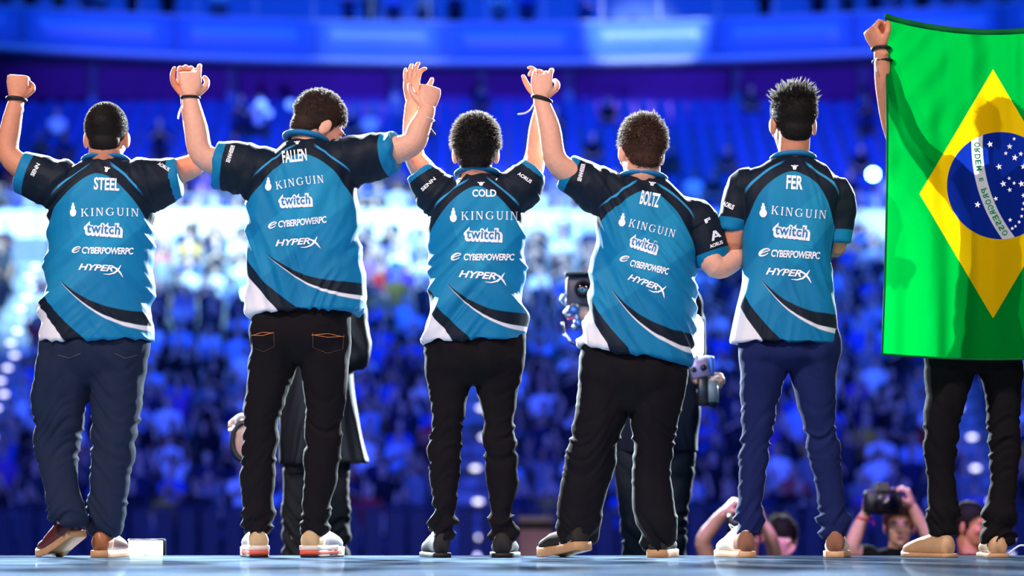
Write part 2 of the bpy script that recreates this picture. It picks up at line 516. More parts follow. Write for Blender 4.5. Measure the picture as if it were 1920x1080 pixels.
POSES = ('standing with arms down', 'clapping at chest height', 'with both arms raised', 'holding one arm up', 'sitting with hands on lap')
def spectator(pose):
    """one spectator facing -Y, feet at the origin; mats: skin shirt hair trousers"""
    b = MB(); seated = pose == 4
    dz = -0.42 if seated else 0.0
    # torso
    T = [(0.17, 0.11, 0.86), (0.175, 0.115, 1.02), (0.20, 0.125, 1.25), (0.215, 0.12, 1.38), (0.16, 0.09, 1.46), (0.065, 0.06, 1.50)]
    b.loft([[(w * math.cos(t), d * math.sin(t), z + dz) for t in np.linspace(0, 2 * math.pi, 10, endpoint=False)] for w, d, z in T], 1)
    b.tube([(0, 0, 1.46 + dz), (0, -0.01, 1.58 + dz)], [0.055, 0.055], 8, 0, round_end=False)
    b.ell((0, -0.02, 1.655 + dz), (0.076, 0.092, 0.115), n=10, m=7)
    b.ell((0, -0.112, 1.64 + dz), (0.014, 0.02, 0.024), n=6, m=4)
    b.ell((0, 0.012, 1.70 + dz), (0.086, 0.098, 0.088), n=10, m=6, mat=2)
    for s in (-1, 1):
        sh = (s * 0.2, 0, 1.40 + dz)
        if pose in (0,): P = [sh, (s * 0.26, 0.02, 1.14), (s * 0.24, -0.08, 0.9)]
        elif pose == 1: P = [sh, (s * 0.27, -0.08, 1.16), (s * 0.03, -0.3, 1.32)]
        elif pose == 2: P = [sh, (s * 0.30, -0.08, 1.62), (s * 0.22, -0.10, 1.90)]
        elif pose == 3: P = [sh, (s * 0.27, -0.14, 1.50), (s * 0.12, -0.24, 1.76)] if s > 0 else [sh, (s * 0.26, 0.02, 1.14), (s * 0.2, -0.16, 0.98)]
        else: P = [sh, (s * 0.25, -0.06, 1.14 + dz), (s * 0.10, -0.28, 1.02 + dz)]
        P = [Vector(p) for p in P]
        b.tube([P[0], P[0].lerp(P[1], .6)], [0.062, 0.056], 7, 1)
        b.tube([P[0].lerp(P[1], .5), P[1], P[2]], [0.042, 0.04, 0.03], 7, 0)
        b.ell(P[2] + (P[2] - P[1]).normalized() * 0.06, (0.035, 0.028, 0.055), n=7, m=5)
        if seated:
            b.tube([(s * 0.09, 0, 0.50), (s * 0.10, -0.42, 0.50), (s * 0.10, -0.42, 0.05)], [0.085, 0.07, 0.05], 7, 3)
            b.box((s * 0.10, -0.48, 0.045), (0.09, 0.24, 0.09), mat=3, ch=0.02)
        else:
            b.tube([(s * 0.09, 0, 0.88), (s * 0.10, -0.01, 0.48), (s * 0.10, 0, 0.05)], [0.092, 0.065, 0.048], 7, 3)
            b.box((s * 0.10, -0.06, 0.045), (0.09, 0.25, 0.09), mat=3, ch=0.02)
    return b
SP = [spectator(p) for p in range(5)]
SPV = [np.array([tuple(q) for q in b.v]) for b in SP]
SPM = {}
def sp_mesh(pose, sk, sh, ha):
    k = (pose, sk, sh, ha)
    if k not in SPM:
        SPM[k] = unit(SP[pose], [M_sk[sk], M_sh[sh], M_ha[ha], M_tr], 'spectator', True)
    return SPM[k]
OCC = [(80, 300, 285, 990), (470, 270, 655, 990), (808, 330, 978, 985), (1110, 350, 1290, 1000), (1395, 310, 1560, 690), (1668, 40, 1930, 668),
       (560, 590, 680, 1040)]
def hidden(px0, py0, px1, py1):
    return any(px0 > a and px1 < c and py0 > b_ and py1 < d for a, b_, c, d in OCC) or px1 < -10 or px0 > 1930
people = []
seat_xy = []
for n in range(ROWS):
    y, z = row_yz(n)
    x = -HX + 0.4 + rnd.random() * 0.3
    k = 0
    while x < HX - 0.3:
        if any(abs(x - aisle_x(ax, n)) < aw for ax, aw in AISLES):
            x += 0.2; continue
        k += 1
        if rnd.random() < 0.93:
            xx = x + rnd.uniform(-.02, .02); yy = y + rnd.uniform(-.1, .1)
            sc = rnd.uniform(.92, 1.05)
            pose = rnd.choices((0, 1, 2, 3), (30, 34, 12, 16))[0]
            sh = rnd.choices(range(10), SHW)[0]; sk = rnd.choices((0, 1, 2), (6, 3, 1))[0]; ha = rnd.choices((0, 1, 2), (5, 4, 2))[0]
            kpx = F / yy
            px = 960 + xx * kpx; py1 = HY - (z + 1.0 - CZ) * kpx; py0 = HY - (z + 1.75 - CZ) * kpx
            hid = hidden(px - .3 * kpx, py0, px + .3 * kpx, py1)
            people.append((hid, n, k, xx, yy, z, sc, pose, sk, sh, ha, rnd.uniform(-.35, .35)))
        x += rnd.uniform(0.62, 0.70)
ORD = ['first', 'second', 'third', 'fourth', 'fifth', 'sixth', 'seventh', 'eighth', 'ninth', 'tenth', 'eleventh', 'twelfth', 'thirteenth', 'fourteenth', 'fifteenth', 'sixteenth', 'seventeenth', 'eighteenth', 'nineteenth', 'twentieth', 'twenty-first', 'twenty-second']
shown = 0; stuffV = []; stuffF = []; stuffM = []; nb = 0
seen_count = {}
def to_stuff(pose, loc, sc, rz, sk, sh, ha):
    global nb
    v = SPV[pose] * sc
    c, s = math.cos(rz), math.sin(rz)
    q = np.stack([v[:, 0] * c - v[:, 1] * s, v[:, 0] * s + v[:, 1] * c, v[:, 2]], 1) + np.array(loc)
    stuffV.append(q)
    stuffF.extend([tuple(i + nb for i in f) for f in SP[pose].f])
    lut = (sk, 3 + sh, 13 + ha, 16)
    stuffM.extend([lut[m] for m in SP[pose].m])
    nb += len(q)
_TENS = {20: 'twent', 30: 'thirt', 40: 'fort', 50: 'fift', 60: 'sixt', 70: 'sevent'}
def nth(k):
    if k <= 20: return ORD[k - 1]
    t = k // 10 * 10
    return _TENS[t] + ('ieth' if k == t else 'y-' + ORD[k - t - 1])
HA_N = ('black', 'brown', 'fair')
cnt = 0
def where(px):
    return min((('the left aisle', 40), ('the leftmost player', 175), ('the first gap', 380), ('the bowing player', 560), ('the second gap', 730), ('the middle player', 890), ('the third gap', 1025), ('the leaning player', 1190),
                ('the linked arms', 1335), ('the spiky-haired player', 1480), ('the fifth gap', 1620), ('the flag', 1800)), key=lambda q: abs(q[1] - px))[0]
PSHORT = ('arms down', 'clapping', 'arms raised', 'one arm up', 'sitting')
used_labels = set()
for (hid, n, k, xx, yy, z, sc, pose, sk, sh, ha, rz) in people:
    if not hid and cnt < 290:
        cnt += 1
        o = place(sp_mesh(pose, sk, sh, ha), 'spectator', (xx, yy, z), None, rz, (sc, sc, sc))
        px = 960 + xx * F / yy
        lb = '%s-haired spectator in %s top, %s, %s row, behind %s' % (HA_N[ha], SHIRTS[sh][0], PSHORT[pose], ORD[n], where(px))
        if lb in used_labels: lb = '%s-haired spectator, %s top, %s, %s row, %s seat from left' % (HA_N[ha], SHIRTS[sh][0], PSHORT[pose], ORD[n], nth(k))
        used_labels.add(lb)
        tag(o, lb, 'person', 'spectators in the lower stand')
    else:
        to_stuff(pose, (xx, yy, z), sc, rz, sk, sh, ha)
# upper section: a few sitting spectators low down, empty blue seats above
M_seat = mat('blue_seat', (26, 60, 140), 0.45, 0.4)
b = MB()
b.loft([[(0.22, -0.24, 0.42), (0.22, 0.16, 0.40), (-0.22, 0.16, 0.40), (-0.22, -0.24, 0.42)], [(0.22, -0.25, 0.46), (0.22, 0.17, 0.45), (-0.22, 0.17, 0.45), (-0.22, -0.25, 0.46)]])
b.loft([[(0.22, 0.15, 0.43), (0.22, 0.20, 0.43), (-0.22, 0.20, 0.43), (-0.22, 0.15, 0.43)], [(0.22, 0.22, 0.80), (0.22, 0.25, 0.80), (-0.22, 0.25, 0.80), (-0.22, 0.22, 0.80)], [(0.15, 0.24, 0.88), (0.15, 0.26, 0.88), (-0.15, 0.26, 0.88), (-0.15, 0.24, 0.88)]])
b.tube([(0, 0.1, 0.0), (0, 0.1, 0.42)], 0.035, 8, round_end=False)
me_seat = unit(b, M_seat, 'stadium_seat'); SEATV = np.array([tuple(q) for q in b.v]); SEATF = b.f
stS = []; stSF = []; ns_ = 0; seatn = 0
for n in range(UROWS):
    y, z = urow(n)
    x = -HX + .3; k = 0
    while x < HX:
        k += 1
        occ = (0.8, 0.6, .36, .16, .08, .05, .05, .1, .03, 0.05)[n]
        sitter = rnd.random() < occ
        if sitter:
            to_stuff(4 if rnd.random() < .75 else 1, (x, y - .05 + (0.12), z), 1.0, rnd.uniform(-.3, .3), rnd.randrange(3), rnd.choices(range(10), SHW)[0], rnd.randrange(3))
        kpx = F / y; px = 960 + x * kpx; py = HY - (z + .6 - CZ) * kpx
        if not sitter:
            if seatn < 280 and not hidden(px - 18, py - 20, px + 18, py + 20) and 0 < px < 1900 and n >= 2:
                seatn += 1
                tag(place(me_seat, 'stadium_seat', (x, y, z), None), 'empty blue stadium seat, %s upper row, %s from left' % (ORD[n], nth(k)), 'seat', 'empty seats of the upper terrace')
            else:
                stS.append(SEATV + np.array((x, y, z))); stSF.extend([tuple(i + ns_ for i in f) for f in SEATF]); ns_ += len(SEATV)
        x += 0.56
# balcony crowd behind the rail
bn = 0
for i in range(58):
    a = angs[0] + (angs[-1] - angs[0]) * (i + .5 + rnd.uniform(-.3, .3)) / 58
    px = 960 + arc(46, a, 0)[0] * F / arc(46, a, 0)[1]
    if rnd.random() < .25 or 1120 < px < 1320: continue
    pose = rnd.choice((0, 0, 0, 1)); sk, sh, ha = rnd.randrange(3), rnd.choices(range(10), SHW)[0], rnd.randrange(3)
    p = arc(45.6 + rnd.random() * .8, a, 14.88)
    if -10 < px < 1930:
        bn += 1
        tag(place(sp_mesh(pose, sk, sh, ha), 'spectator', p, None, -a), '%s-haired balcony spectator in %s top, %s from left along the rail' % (HA_N[ha], SHIRTS[sh][0], nth(bn)), 'person', 'spectators on the balcony')
    else: to_stuff(pose, p, 1.0, -a, sk, sh, ha)
# bar stools in the white-lit part of the balcony
M_stool = mat('stool_dark', (30, 32, 40), 0.4, 0.5)
for i, px in enumerate((1140, 1188, 1236, 1268, 1304)):
    c = W(px, 30, 74.2)
    t = empty('bar_stool', (c.x, 74.2, 14.88), 'dark bar stool on the white-lit balcony, %s from the left' % ORD[i], 'stool', 'bar stools on the balcony')
    b = MB(); b.cyl((c.x, 74.2, 15.78), (c.x, 74.2, 15.84), 0.17, 14); b.build('seat', M_stool, t)
    b = MB(); b.tube([(c.x, 74.2, 14.95), (c.x, 74.2, 15.8)], 0.035, 8, round_end=False); b.build('pole', M_stool, t)
    b = MB(); b.cyl((c.x, 74.2, 14.88), (c.x, 74.2, 14.92), 0.2, 14); b.build('base', M_stool, t)
o = obj_from('crowd_mass', np.vstack(stuffV), stuffF, M_sk + M_sh + M_ha + [M_tr], None, stuffM)
tag(o, 'dense blurred mass of spectators filling the far rows of the stand', 'crowd', None, 'stuff')
if stS:
    o = obj_from('seat_mass', np.vstack(stS), stSF, M_seat, None, None, False)
    tag(o, 'remaining empty blue seats of the upper terrace', 'seats', None, 'stuff')
# small lamps seen as bright dots in the stand
for i, (px, py, Y, r, c, s, lb) in enumerate(((1637, 327, 64.5, .13, (150, 255, 220), 30, 'small greenish-white lamp beside the flag above the bright crowd'),
                                    (454, 552, 58, .12, (170, 255, 200), 30, 'small greenish-white phone light left of the bowing player'),
                                    (490, 196, 72, .16, (110, 160, 255), 2.2, 'left of two faint bluish lamps above the bowing player'), (545, 196, 72, .14, (110, 160, 255), 1.5, 'right of two faint bluish lamps above the bowing player'), (504, 212, 72, .12, (110, 160, 255), 1.5, 'lowest faint bluish lamp left of the bowing head'))):
    p = W(px, py, Y)
    t = empty('crowd_lamp', p, lb, 'lamp', 'lamps among the crowd')
    b = MB(); b.ell(p, (r, r * .6, r), n=12, m=8); b.build('bulb', mat('lamp_glow_%d' % i, c, .4, emit=c, estr=s), t)
    b = MB(); b.tube([p + Vector((0, .06, -r * .8)), p + Vector((0, .06, -r * 3))], r * .3, 8); b.build('holder', M_stool, t)
# ================================================================== flat print helpers (2-D shapes laid on cloth)
def fit(V, w, h):
    V = np.asarray(V, float)
    lo, hi = V.min(0), V.max(0)
    c = (lo + hi) / 2
    return (V - c) / (hi - lo) * np.array((w, h))
_txt = {}
def text2d(body, bold=0.0, shear=0.0, spacing=1.0):
    k = (body, bold, shear, spacing)
    if k in _txt: return _txt[k]
    cu = bpy.data.curves.new('t', 'FONT'); cu.body = body; cu.offset = bold; cu.shear = shear; cu.space_character = spacing
    cu.resolution_u = 3; cu.fill_mode = 'FRONT'
    o = bpy.data.objects.new('t', cu); COL.objects.link(o)
    ev = o.evaluated_get(bpy.context.evaluated_depsgraph_get())
    me = bpy.data.meshes.new_from_object(ev)
    V = np.array([tuple(v.co)[:2] for v in me.vertices])
    T = []
    for p in me.polygons:
        vs = list(p.vertices)
        for i in range(1, len(vs) - 1): T.append((vs[0], vs[i], vs[i + 1]))
    bpy.data.objects.remove(o, do_unlink=True); bpy.data.meshes.remove(me); bpy.data.curves.remove(cu)
    _txt[k] = (V, T)
    return V, T
def poly_tris(polys):
    """convex polygons -> V, T"""
    V = []; T = []
    for p in polys:
        b = len(V); V.extend(p)
        for i in range(1, len(p) - 1): T.append((b, b + i, b + i + 1))
    return np.array(V, float), T
def strip(pts, w):
    """a stroke of width w (number or list) along 2-D points"""
    P = np.asarray(pts, float); k = len(P)
    ww = np.full(k, float(w)) if np.isscalar(w) else np.asarray(w, float)
    T = np.gradient(P, axis=0); T /= np.linalg.norm(T, axis=1)[:, None] + 1e-9
    Nn = np.stack([-T[:, 1], T[:, 0]], 1)
    A = P + Nn * ww[:, None] / 2; B = P - Nn * ww[:, None] / 2
    return [[A[i], A[i + 1], B[i + 1], B[i]] for i in range(k - 1)]
def serif_kinguin():
    polys = []; x = 0
    def rect(a, b, c, d): polys.append([(a, b), (c, b), (c, d), (a, d)])
    def stem(cx, w): rect(cx - w / 2, 0, cx + w / 2, 1); rect(cx - w, 0, cx + w, .07); rect(cx - w, .93, cx + w, 1)
    def I(x): stem(x + .12, .14); return .24
    def K(x):
        stem(x + .13, .14)
        polys.append([(x + .2, .42), (x + .27, .42), (x + .68, .97), (x + .58, .97)])
        polys.append([(x + .30, .55), (x + .42, .60), (x + .80, .02), (x + .62, .02)])
        rect(x + .52, .93, x + .78, 1); rect(x + .56, 0, x + .86, .07); return .84
    def Nn(x):
        rect(x + .08, 0, x + .15, 1); rect(x, 0, x + .24, .06); rect(x, .94, x + .2, 1)
        polys.append([(x + .06, 1), (x + .24, 1), (x + .76, 0), (x + .64, 0)])
        rect(x + .66, 0, x + .74, 1); rect(x + .57, .94, x + .84, 1); return .84
    def U(x):
        rect(x + .08, .3, x + .22, 1); rect(x, .94, x + .3, 1)
        pts = [(x + .15 + .0, .34)] + [(x + .41 - .26 * math.cos(t), .31 - .27 * math.sin(t)) for t in np.linspace(0.1, math.pi, 10)]
        polys.extend(strip(pts, list(np.linspace(.14, .08, len(pts)))))
        rect(x + .63, .3, x + .71, 1); rect(x + .54, .94, x + .80, 1); return .80
    def G(x):
        pts = [(x + .46 + .40 * math.cos(t), .5 + .46 * math.sin(t)) for t in np.linspace(R_(42), R_(320), 20)]
        ww = [.06 + .10 * max(0, -math.cos(t)) ** 1 for t in np.linspace(R_(42), R_(320), 20)]
        polys.extend(strip(pts, ww)); rect(x + .70, .08, x + .83, .45); rect(x + .6, .41, x + .92, .47); rect(x + .72, .72, x + .78, .95); return .92
    for f in (K, I, Nn, G, U, I, Nn):
        x += f(x) + .3
    return poly_tris(polys)
def penguin2d():
    P = []
    for (cx, cy, rx, ry) in ((0, 0, .5, .46), (0, .55, .3, .3), (0, .93, .17, .14)):
        P.append([(cx + rx * math.cos(t), cy + ry * math.sin(t)) for t in np.linspace(0, 2 * math.pi, 22)[:-1]])
    return poly_tris(P)
def cyber_logo2d():
    out = []
    t = np.linspace(R_(-15), R_(300), 26)
    a = R_(28)
    pts = [(1.0 * math.cos(q) * math.cos(a) - .5 * math.sin(q) * math.sin(a), 1.0 * math.cos(q) * math.sin(a) + .5 * math.sin(q) * math.cos(a)) for q in t]
    out += strip(pts, list(.30 - .12 * np.cos(np.linspace(0, 6.28, 26))))
    out += strip([(-.75, -.25), (0, .05), (.85, .33)], .2)
    return poly_tris(out)
def emblem2d():
    return poly_tris([[(-.5, .35), (-.25, .25), (.25, .25), (.5, .35), (.45, .55), (.0, .42), (-.45, .55)], [(-.3, .3), (.3, .3), (.18, -.4), (-.18, -.4)], [(-.12, .3), (.12, .3), (.0, .7)]])
def hyperx_swoosh2d():
    out = strip([(-1.05, -.62), (-.5, -.66), (0, -.42), (.35, .05), (.62, .75)], [.05, .16, .22, .22, .05])
    out += strip([(-.15, .45), (.2, .2), (.55, -.3), (.85, -.95)], [.2, .22, .2, .04])
    return poly_tris(out)
def split_tris(V, T, L):
    V = [tuple(v) for v in V]; out = []; st = list(T)
    while st:
        a, b, c = st.pop()
        e = [((V[i][0] - V[j][0]) ** 2 + (V[i][1] - V[j][1]) ** 2, i, j, k) for i, j, k in ((a, b, c), (b, c, a), (c, a, b))]
        d, i, j, k = max(e)
        if d > L * L:
            m = len(V); V.append(((V[i][0] + V[j][0]) / 2, (V[i][1] + V[j][1]) / 2))
            st.append((i, m, k)); st.append((m, j, k))
        else: out.append((a, b, c))
    return np.array(V), out
def layshape(V, T, cx, cy, w, h, ang=0.0, bvh=None, L=9.0, lift=0.0025, bow=0.0, Y0=9.0):
    """lay a 2-D shape on the cloth facing the camera: (verts, tris)"""
    V = fit(V, w, h)
    a = R_(ang)
    X = V[:, 0] * math.cos(a) - V[:, 1] * math.sin(a); Yy = V[:, 0] * math.sin(a) + V[:, 1] * math.cos(a)
    Yy = Yy - bow * (V[:, 0] / max(w, 1)) ** 2 * 4
    P, T2 = split_tris(np.stack([cx + X, cy - Yy], 1), T, L)
    out = []
    for px, py in P:
        d = (W(px, py, Y0) - CAM).normalized()
        hit = bvh.ray_cast(CAM, d, 30)[0] if bvh else None
        if hit is None: hit = W(px, py, Y0 - .1)
        out.append(hit - d * lift)
    # orient towards the camera
    fs = []
    for a_, b_, c_ in T2:
        nrm = (out[b_] - out[a_]).cross(out[c_] - out[a_])
        fs.append((a_, b_, c_) if nrm.y < 0 else (a_, c_, b_))
    return out, fs
def lay(name, shapes, bvh, mats, parent, lift=0.0025, Y0=9.0):
    """shapes: list of ((V,T), cx, cy, w, h, ang[, bow]) -> one print on the cloth"""
    mb = MB()
    for s in shapes:
        (V, T), cx, cy, w, h, ang = s[:6]
        v, f = layshape(V, T, cx, cy, w, h, ang, bvh, lift=lift, bow=(s[6] if len(s) > 6 else 0), Y0=Y0)
        mb.add(v, f)
    return mb.build(name, mats, parent, smooth=False)

# ================================================================== people
M_eyew = mat('eye_white', (225, 222, 220), 0.3, 0.5)
M_dark = mat('eye_dark', (22, 16, 14), 0.3, 0.5)
M_lips = mat('lips', (160, 85, 80), 0.5, 0.4)
def skin_mat(name, c):
    m = mat(name, c, 0.5, 0.35, 0.07, 60, 0.15, 350)
    b = m.node_tree.nodes['Principled BSDF']
    b.inputs['Subsurface Weight'].default_value = 0.0
    return m
def head_frame(h, Y0):
    o = W(h['px'], h['py'], Y0 + h.get('dy', 0.0))
    R = Euler((-R_(h.get('pitch', 0)), 0, 0)).to_matrix()
    R = Euler((0, 0, -R_(h.get('yaw', 0)))).to_matrix() @ Euler((0, R_(h.get('roll', 0)), 0)).to_matrix() @ R
    return o, R, h.get('s', 1.0)
def head_shells(mb, o, R, s):
    def E(c, r, n=18, m=12, rot=None): mb.ell(o + R @ (Vector(c) * s), [x * s for x in r], R if rot is None else R @ rot, n, m)
    E((0, -.012, .035), (.074, .094, .085), 24, 16)
    E((0, .030, -.030), (.061, .066, .082), 20, 14)
    E((0, .035, -.072), (.050, .056, .042))
    E((0, .076, -.097), (.019, .017, .016))
    E((0, .078, .020), (.050, .018, .013))
    for q in (-1, 1):
        E((q * .043, .066, -.028), (.019, .022, .018))
        E((q * .078, -.006, -.012), (.009, .021, .033), 14, 10, Euler((R_(-10), 0, q * R_(-22))).to_matrix())
    mb.tube([o + R @ (Vector(p) * s) for p in ((0, .086, .012), (0, .098, -.012), (0, .108, -.030))], [.008 * s, .009 * s, .011 * s], 10)
    E((0, .098, -.035), (.017, .012, .009))
    E((0, .086, -.062), (.026, .012, .008)); E((0, .084, -.074), (.021, .012, .008))
def face_bits(mb, o, R, s):
    """eyes, brows, lips appended with their own materials 1,2,3"""
    def E(c, r, m_, rot=None): mb.ell(o + R @ (Vector(c) * s), [x * s for x in r], R if rot is None else R @ rot, 10, 7, m_)
    for q in (-1, 1):
        E((q * .031, .0835, .001), (.013, .008, .0065), 1)
        E((q * .031, .0885, .001), (.006, .004, .006), 2)
        E((q * .033, .0935, .019), (.019, .006, .0045), 2, Euler((0, q * R_(8), q * R_(-18))).to_matrix())
    E((0, .0955, -.0635), (.022, .005, .0045), 3); E((0, .0925, -.0715), (.018, .006, .0055), 3)
def hand_shells(mb, wrist, axis, back, thumb, curl=(25, 30, 20), thumb_curl=25, s=1.0, spread=4, bends=None):
    a = Vector(axis).normalized(); n = Vector(back); n = (n - a * n.dot(a)).normalized()
    t = a.cross(n)
    if t.dot(Vector(thumb)) < 0: t = -t
    wrist = Vector(wrist)
    rings = []
    for d, w, th, sh in ((-.02, .027, .021, 0), (.012, .029, .020, .0), (.04, .039, .018, .002), (.07, .043, .016, .0), (.092, .041, .013, -.001), (.10, .036, .009, -.002)):
        c = wrist + a * d * s
        rings.append([c + (t * (math.cos(q) * w + sh) + n * math.sin(q) * th) * s for q in np.linspace(0, 2 * math.pi, 16, endpoint=False)])
    if a.cross(n).dot(t) < 0: rings = [r[::-1] for r in rings]
    mb.loft(rings)
    for i, (off, L, r) in enumerate(((.030, .074, .0098), (.0105, .084, .0100), (-.0095, .078, .0096), (-.029, .062, .0086))):
        cur = bends[i] if bends else curl
        p = wrist + (a * .088 + t * off) * s
        ang = 0; P = [p]
        dir0 = (a + t * math.tan(R_(spread * (1.5 - i)))).normalized()
        for k, fr in enumerate((.45, .31, .24)):
            ang += R_(cur[k])
            d = dir0 * math.cos(ang) - n * math.sin(ang)
            p = p + d * L * fr * s; P.append(p)
        mb.tube(P, [r * 1.08 * s, r * s, r * .95 * s, r * .8 * s], 10, sub=2)
    p = wrist + (a * .022 + t * .024 - n * .006) * s; P = [p]; ang = 0
    for k, L in enumerate((.045, .034, .028)):
        d = (a * (.62 + .12 * k) + t * (.62 - .42 * k * thumb_curl / 25) - n * (.30 + .22 * k * thumb_curl / 25)).normalized()
        p = p + d * L * s; P.append(p)
    mb.tube(P, [.0145 * s, .0125 * s, .0112 * s, .009 * s], 10, sub=2)

def rings_dense(spec, Y0, n):
    """spec rows: xl yl xr yr depth dy  ->  mids, halves, depths (world)"""
    A = catmull(np.array([(list(r) + [0.0])[:6] for r in spec], float), n)
    mids = []; halves = []; dep = []
    for xl, yl, xr, yr, d, dy in A:
        a = W(xl, yl, Y0 + dy); b = W(xr, yr, Y0 + dy)
        mids.append((a + b) / 2); halves.append((b - a) / 2); dep.append(d / 2)
    return mids, halves, dep
def sup(t, p):
    c, s = math.cos(t), math.sin(t)
    return math.copysign(abs(c) ** (2 / p), c), math.copysign(abs(s) ** (2 / p), s)
def loft_rings(mb, R3, n=28, p=2.3, k=1.0, mat=0):
    mids, halves, dep = R3
    rings = []
    for m, h, d in zip(mids, halves, dep):
        r = []
        for t in np.linspace(0, 2 * math.pi, n, endpoint=False):
            c, s = sup(t, p)
            r.append(m + h * (c * k) + Vector((0, -d * s * k, 0)))
        rings.append(r)
    mb.loft(rings, mat)
def leg_spec(L):
    out = []
    n = len(L)
    for i, r in enumerate(L):
        y, xl, xr = r[:3]; dy = r[3] if len(r) > 3 else 0.0
        w = (xr - xl) / 494.0
        d = max(0.105, w * (0.98 if i > n * .3 else 1.06))
        out.append((xl, y, xr, y, d, dy))
    return out
def dist_poly(P, pts, rad):
    """nearest point on a polyline: normalised distance and arc parameter"""
    pts = np.asarray([tuple(p) for p in pts], float); rad = np.asarray(rad, float)
    seg = np.linalg.norm(np.diff(pts, axis=0), axis=1); cum = np.concatenate([[0], np.cumsum(seg)])
    best = np.full(len(P), 1e9); bt = np.zeros(len(P)); br = np.ones(len(P))
    for i in range(len(pts) - 1):
        d = pts[i + 1] - pts[i]; L2 = d @ d
        t = np.clip(((P - pts[i]) @ d) / L2, 0, 1 if i < len(pts) - 2 else 1.3)
        q = pts[i] + t[:, None] * d
        dd = np.linalg.norm(P - q, axis=1); r = rad[i] + (rad[i + 1] - rad[i]) * np.clip(t, 0, 1)
        better = dd / r < best
        best = np.where(better, dd / r, best); bt = np.where(better, cum[i] + t * seg[i], bt)
    return best, bt, cum

def jersey_mat():
    m = bpy.data.materials.new('jersey_cloth'); m.use_nodes = True
    nt = m.node_tree; bs = nt.nodes['Principled BSDF']
    u, v, s = attr(nt, 'ju'), attr(nt, 'jv'), attr(nt, 'js')
    teal = lin((0, 120, 168)); teal2 = lin((36, 152, 194)); teal3 = lin((0, 104, 152)); dark = lin((6, 21, 38)); white = lin((232, 226, 232)); streak = lin((48, 150, 205))
    tc = nt.nodes.new('ShaderNodeTexCoord')
    fine = nt.nodes.new('ShaderNodeTexNoise'); fine.inputs['Scale'].default_value = 420; nt.links.new(tc.outputs['Object'], fine.inputs['Vector'])
    # tonal panels printed in the teal
    band = (v - u * 0.28 - 0.50)
    pan = band.gt(-0.12, .02) * band.lt(0.16, .02)
    disc = ((u - 0.05) * (u - 0.05) * 0.55 + (v - 0.72) * (v - 0.72) * 2.6).lt(0.16, .02)
    c = mixc(nt, pan * 0.55, teal, teal2)
    c = mixc(nt, disc * 0.35, c, teal2)
    low = (v + u * 0.12).lt(0.42, .03)
    c = mixc(nt, low * 0.35, c, teal3)
    u1 = (u + 0.6) / 1.6
    w1 = (1.0 - u1)
    c1 = w1.pw(2.6) * 0.17 + 0.155
    c2 = w1.pw(2.2) * 0.24 + 0.080
    on = u.gt(-0.60, .02)
    sw = v.lt(c1) * v.gt(c2) * on
    ln = v.lt(c2) * v.gt(c2 - (u1.clamp()) * 0.028) * on
    c = mixc(nt, sw, c, dark)
    c = mixc(nt, ln, c, white)
    ui = (1.0 - v / 0.37).pw(1.7) * 0.92 - 1.02
    uo = (1.0 - v / 0.25).pw(1.3) * 0.56 - 1.02
    c = mixc(nt, u.lt(ui, .015), c, dark)
    c = mixc(nt, u.lt(uo, .015), c, white)
    yk = v.gt(0.905 - u * u * 0.30)
    c = mixc(nt, yk, c, dark)
    st = (v - (0.985 - u * u * 0.235)).abs().lt(0.012) * u.abs().gt(0.38, .12) * u.abs().lt(0.86, .10)
    c = mixc(nt, st, c, streak)
    c = mixc(nt, s.gt(0.0, .02), c, dark)
    c = mixc(nt, s.gt(0.75, .015), c, teal)
    n2 = mixc(nt, Ex(nt, fine.outputs['Fac']) * 0.10, c, (0.0, 0.0, 0.0))
    nt.links.new(n2, bs.inputs['Base Color'])
    bs.inputs['Roughness'].default_value = 0.6; bs.inputs['Specular IOR Level'].default_value = 0.2
    bs.inputs['Sheen Weight'].default_value = 0.03
    bp = nt.nodes.new('ShaderNodeBump'); bp.inputs['Strength'].default_value = 0.12; bp.inputs['Distance'].default_value = 0.002
    nt.links.new(fine.outputs['Fac'], bp.inputs['Height']); nt.links.new(bp.outputs['Normal'], bs.inputs['Normal'])
    return m
M_jersey = jersey_mat()
M_teal = mat('teal_rib', (24, 118, 172), 0.6, 0.3)
M_print = mat('white_print', (252, 250, 254), 0.6, 0.3, 0.04)
M_tprint = mat('teal_print', (34, 124, 180), 0.6, 0.3, 0.04)

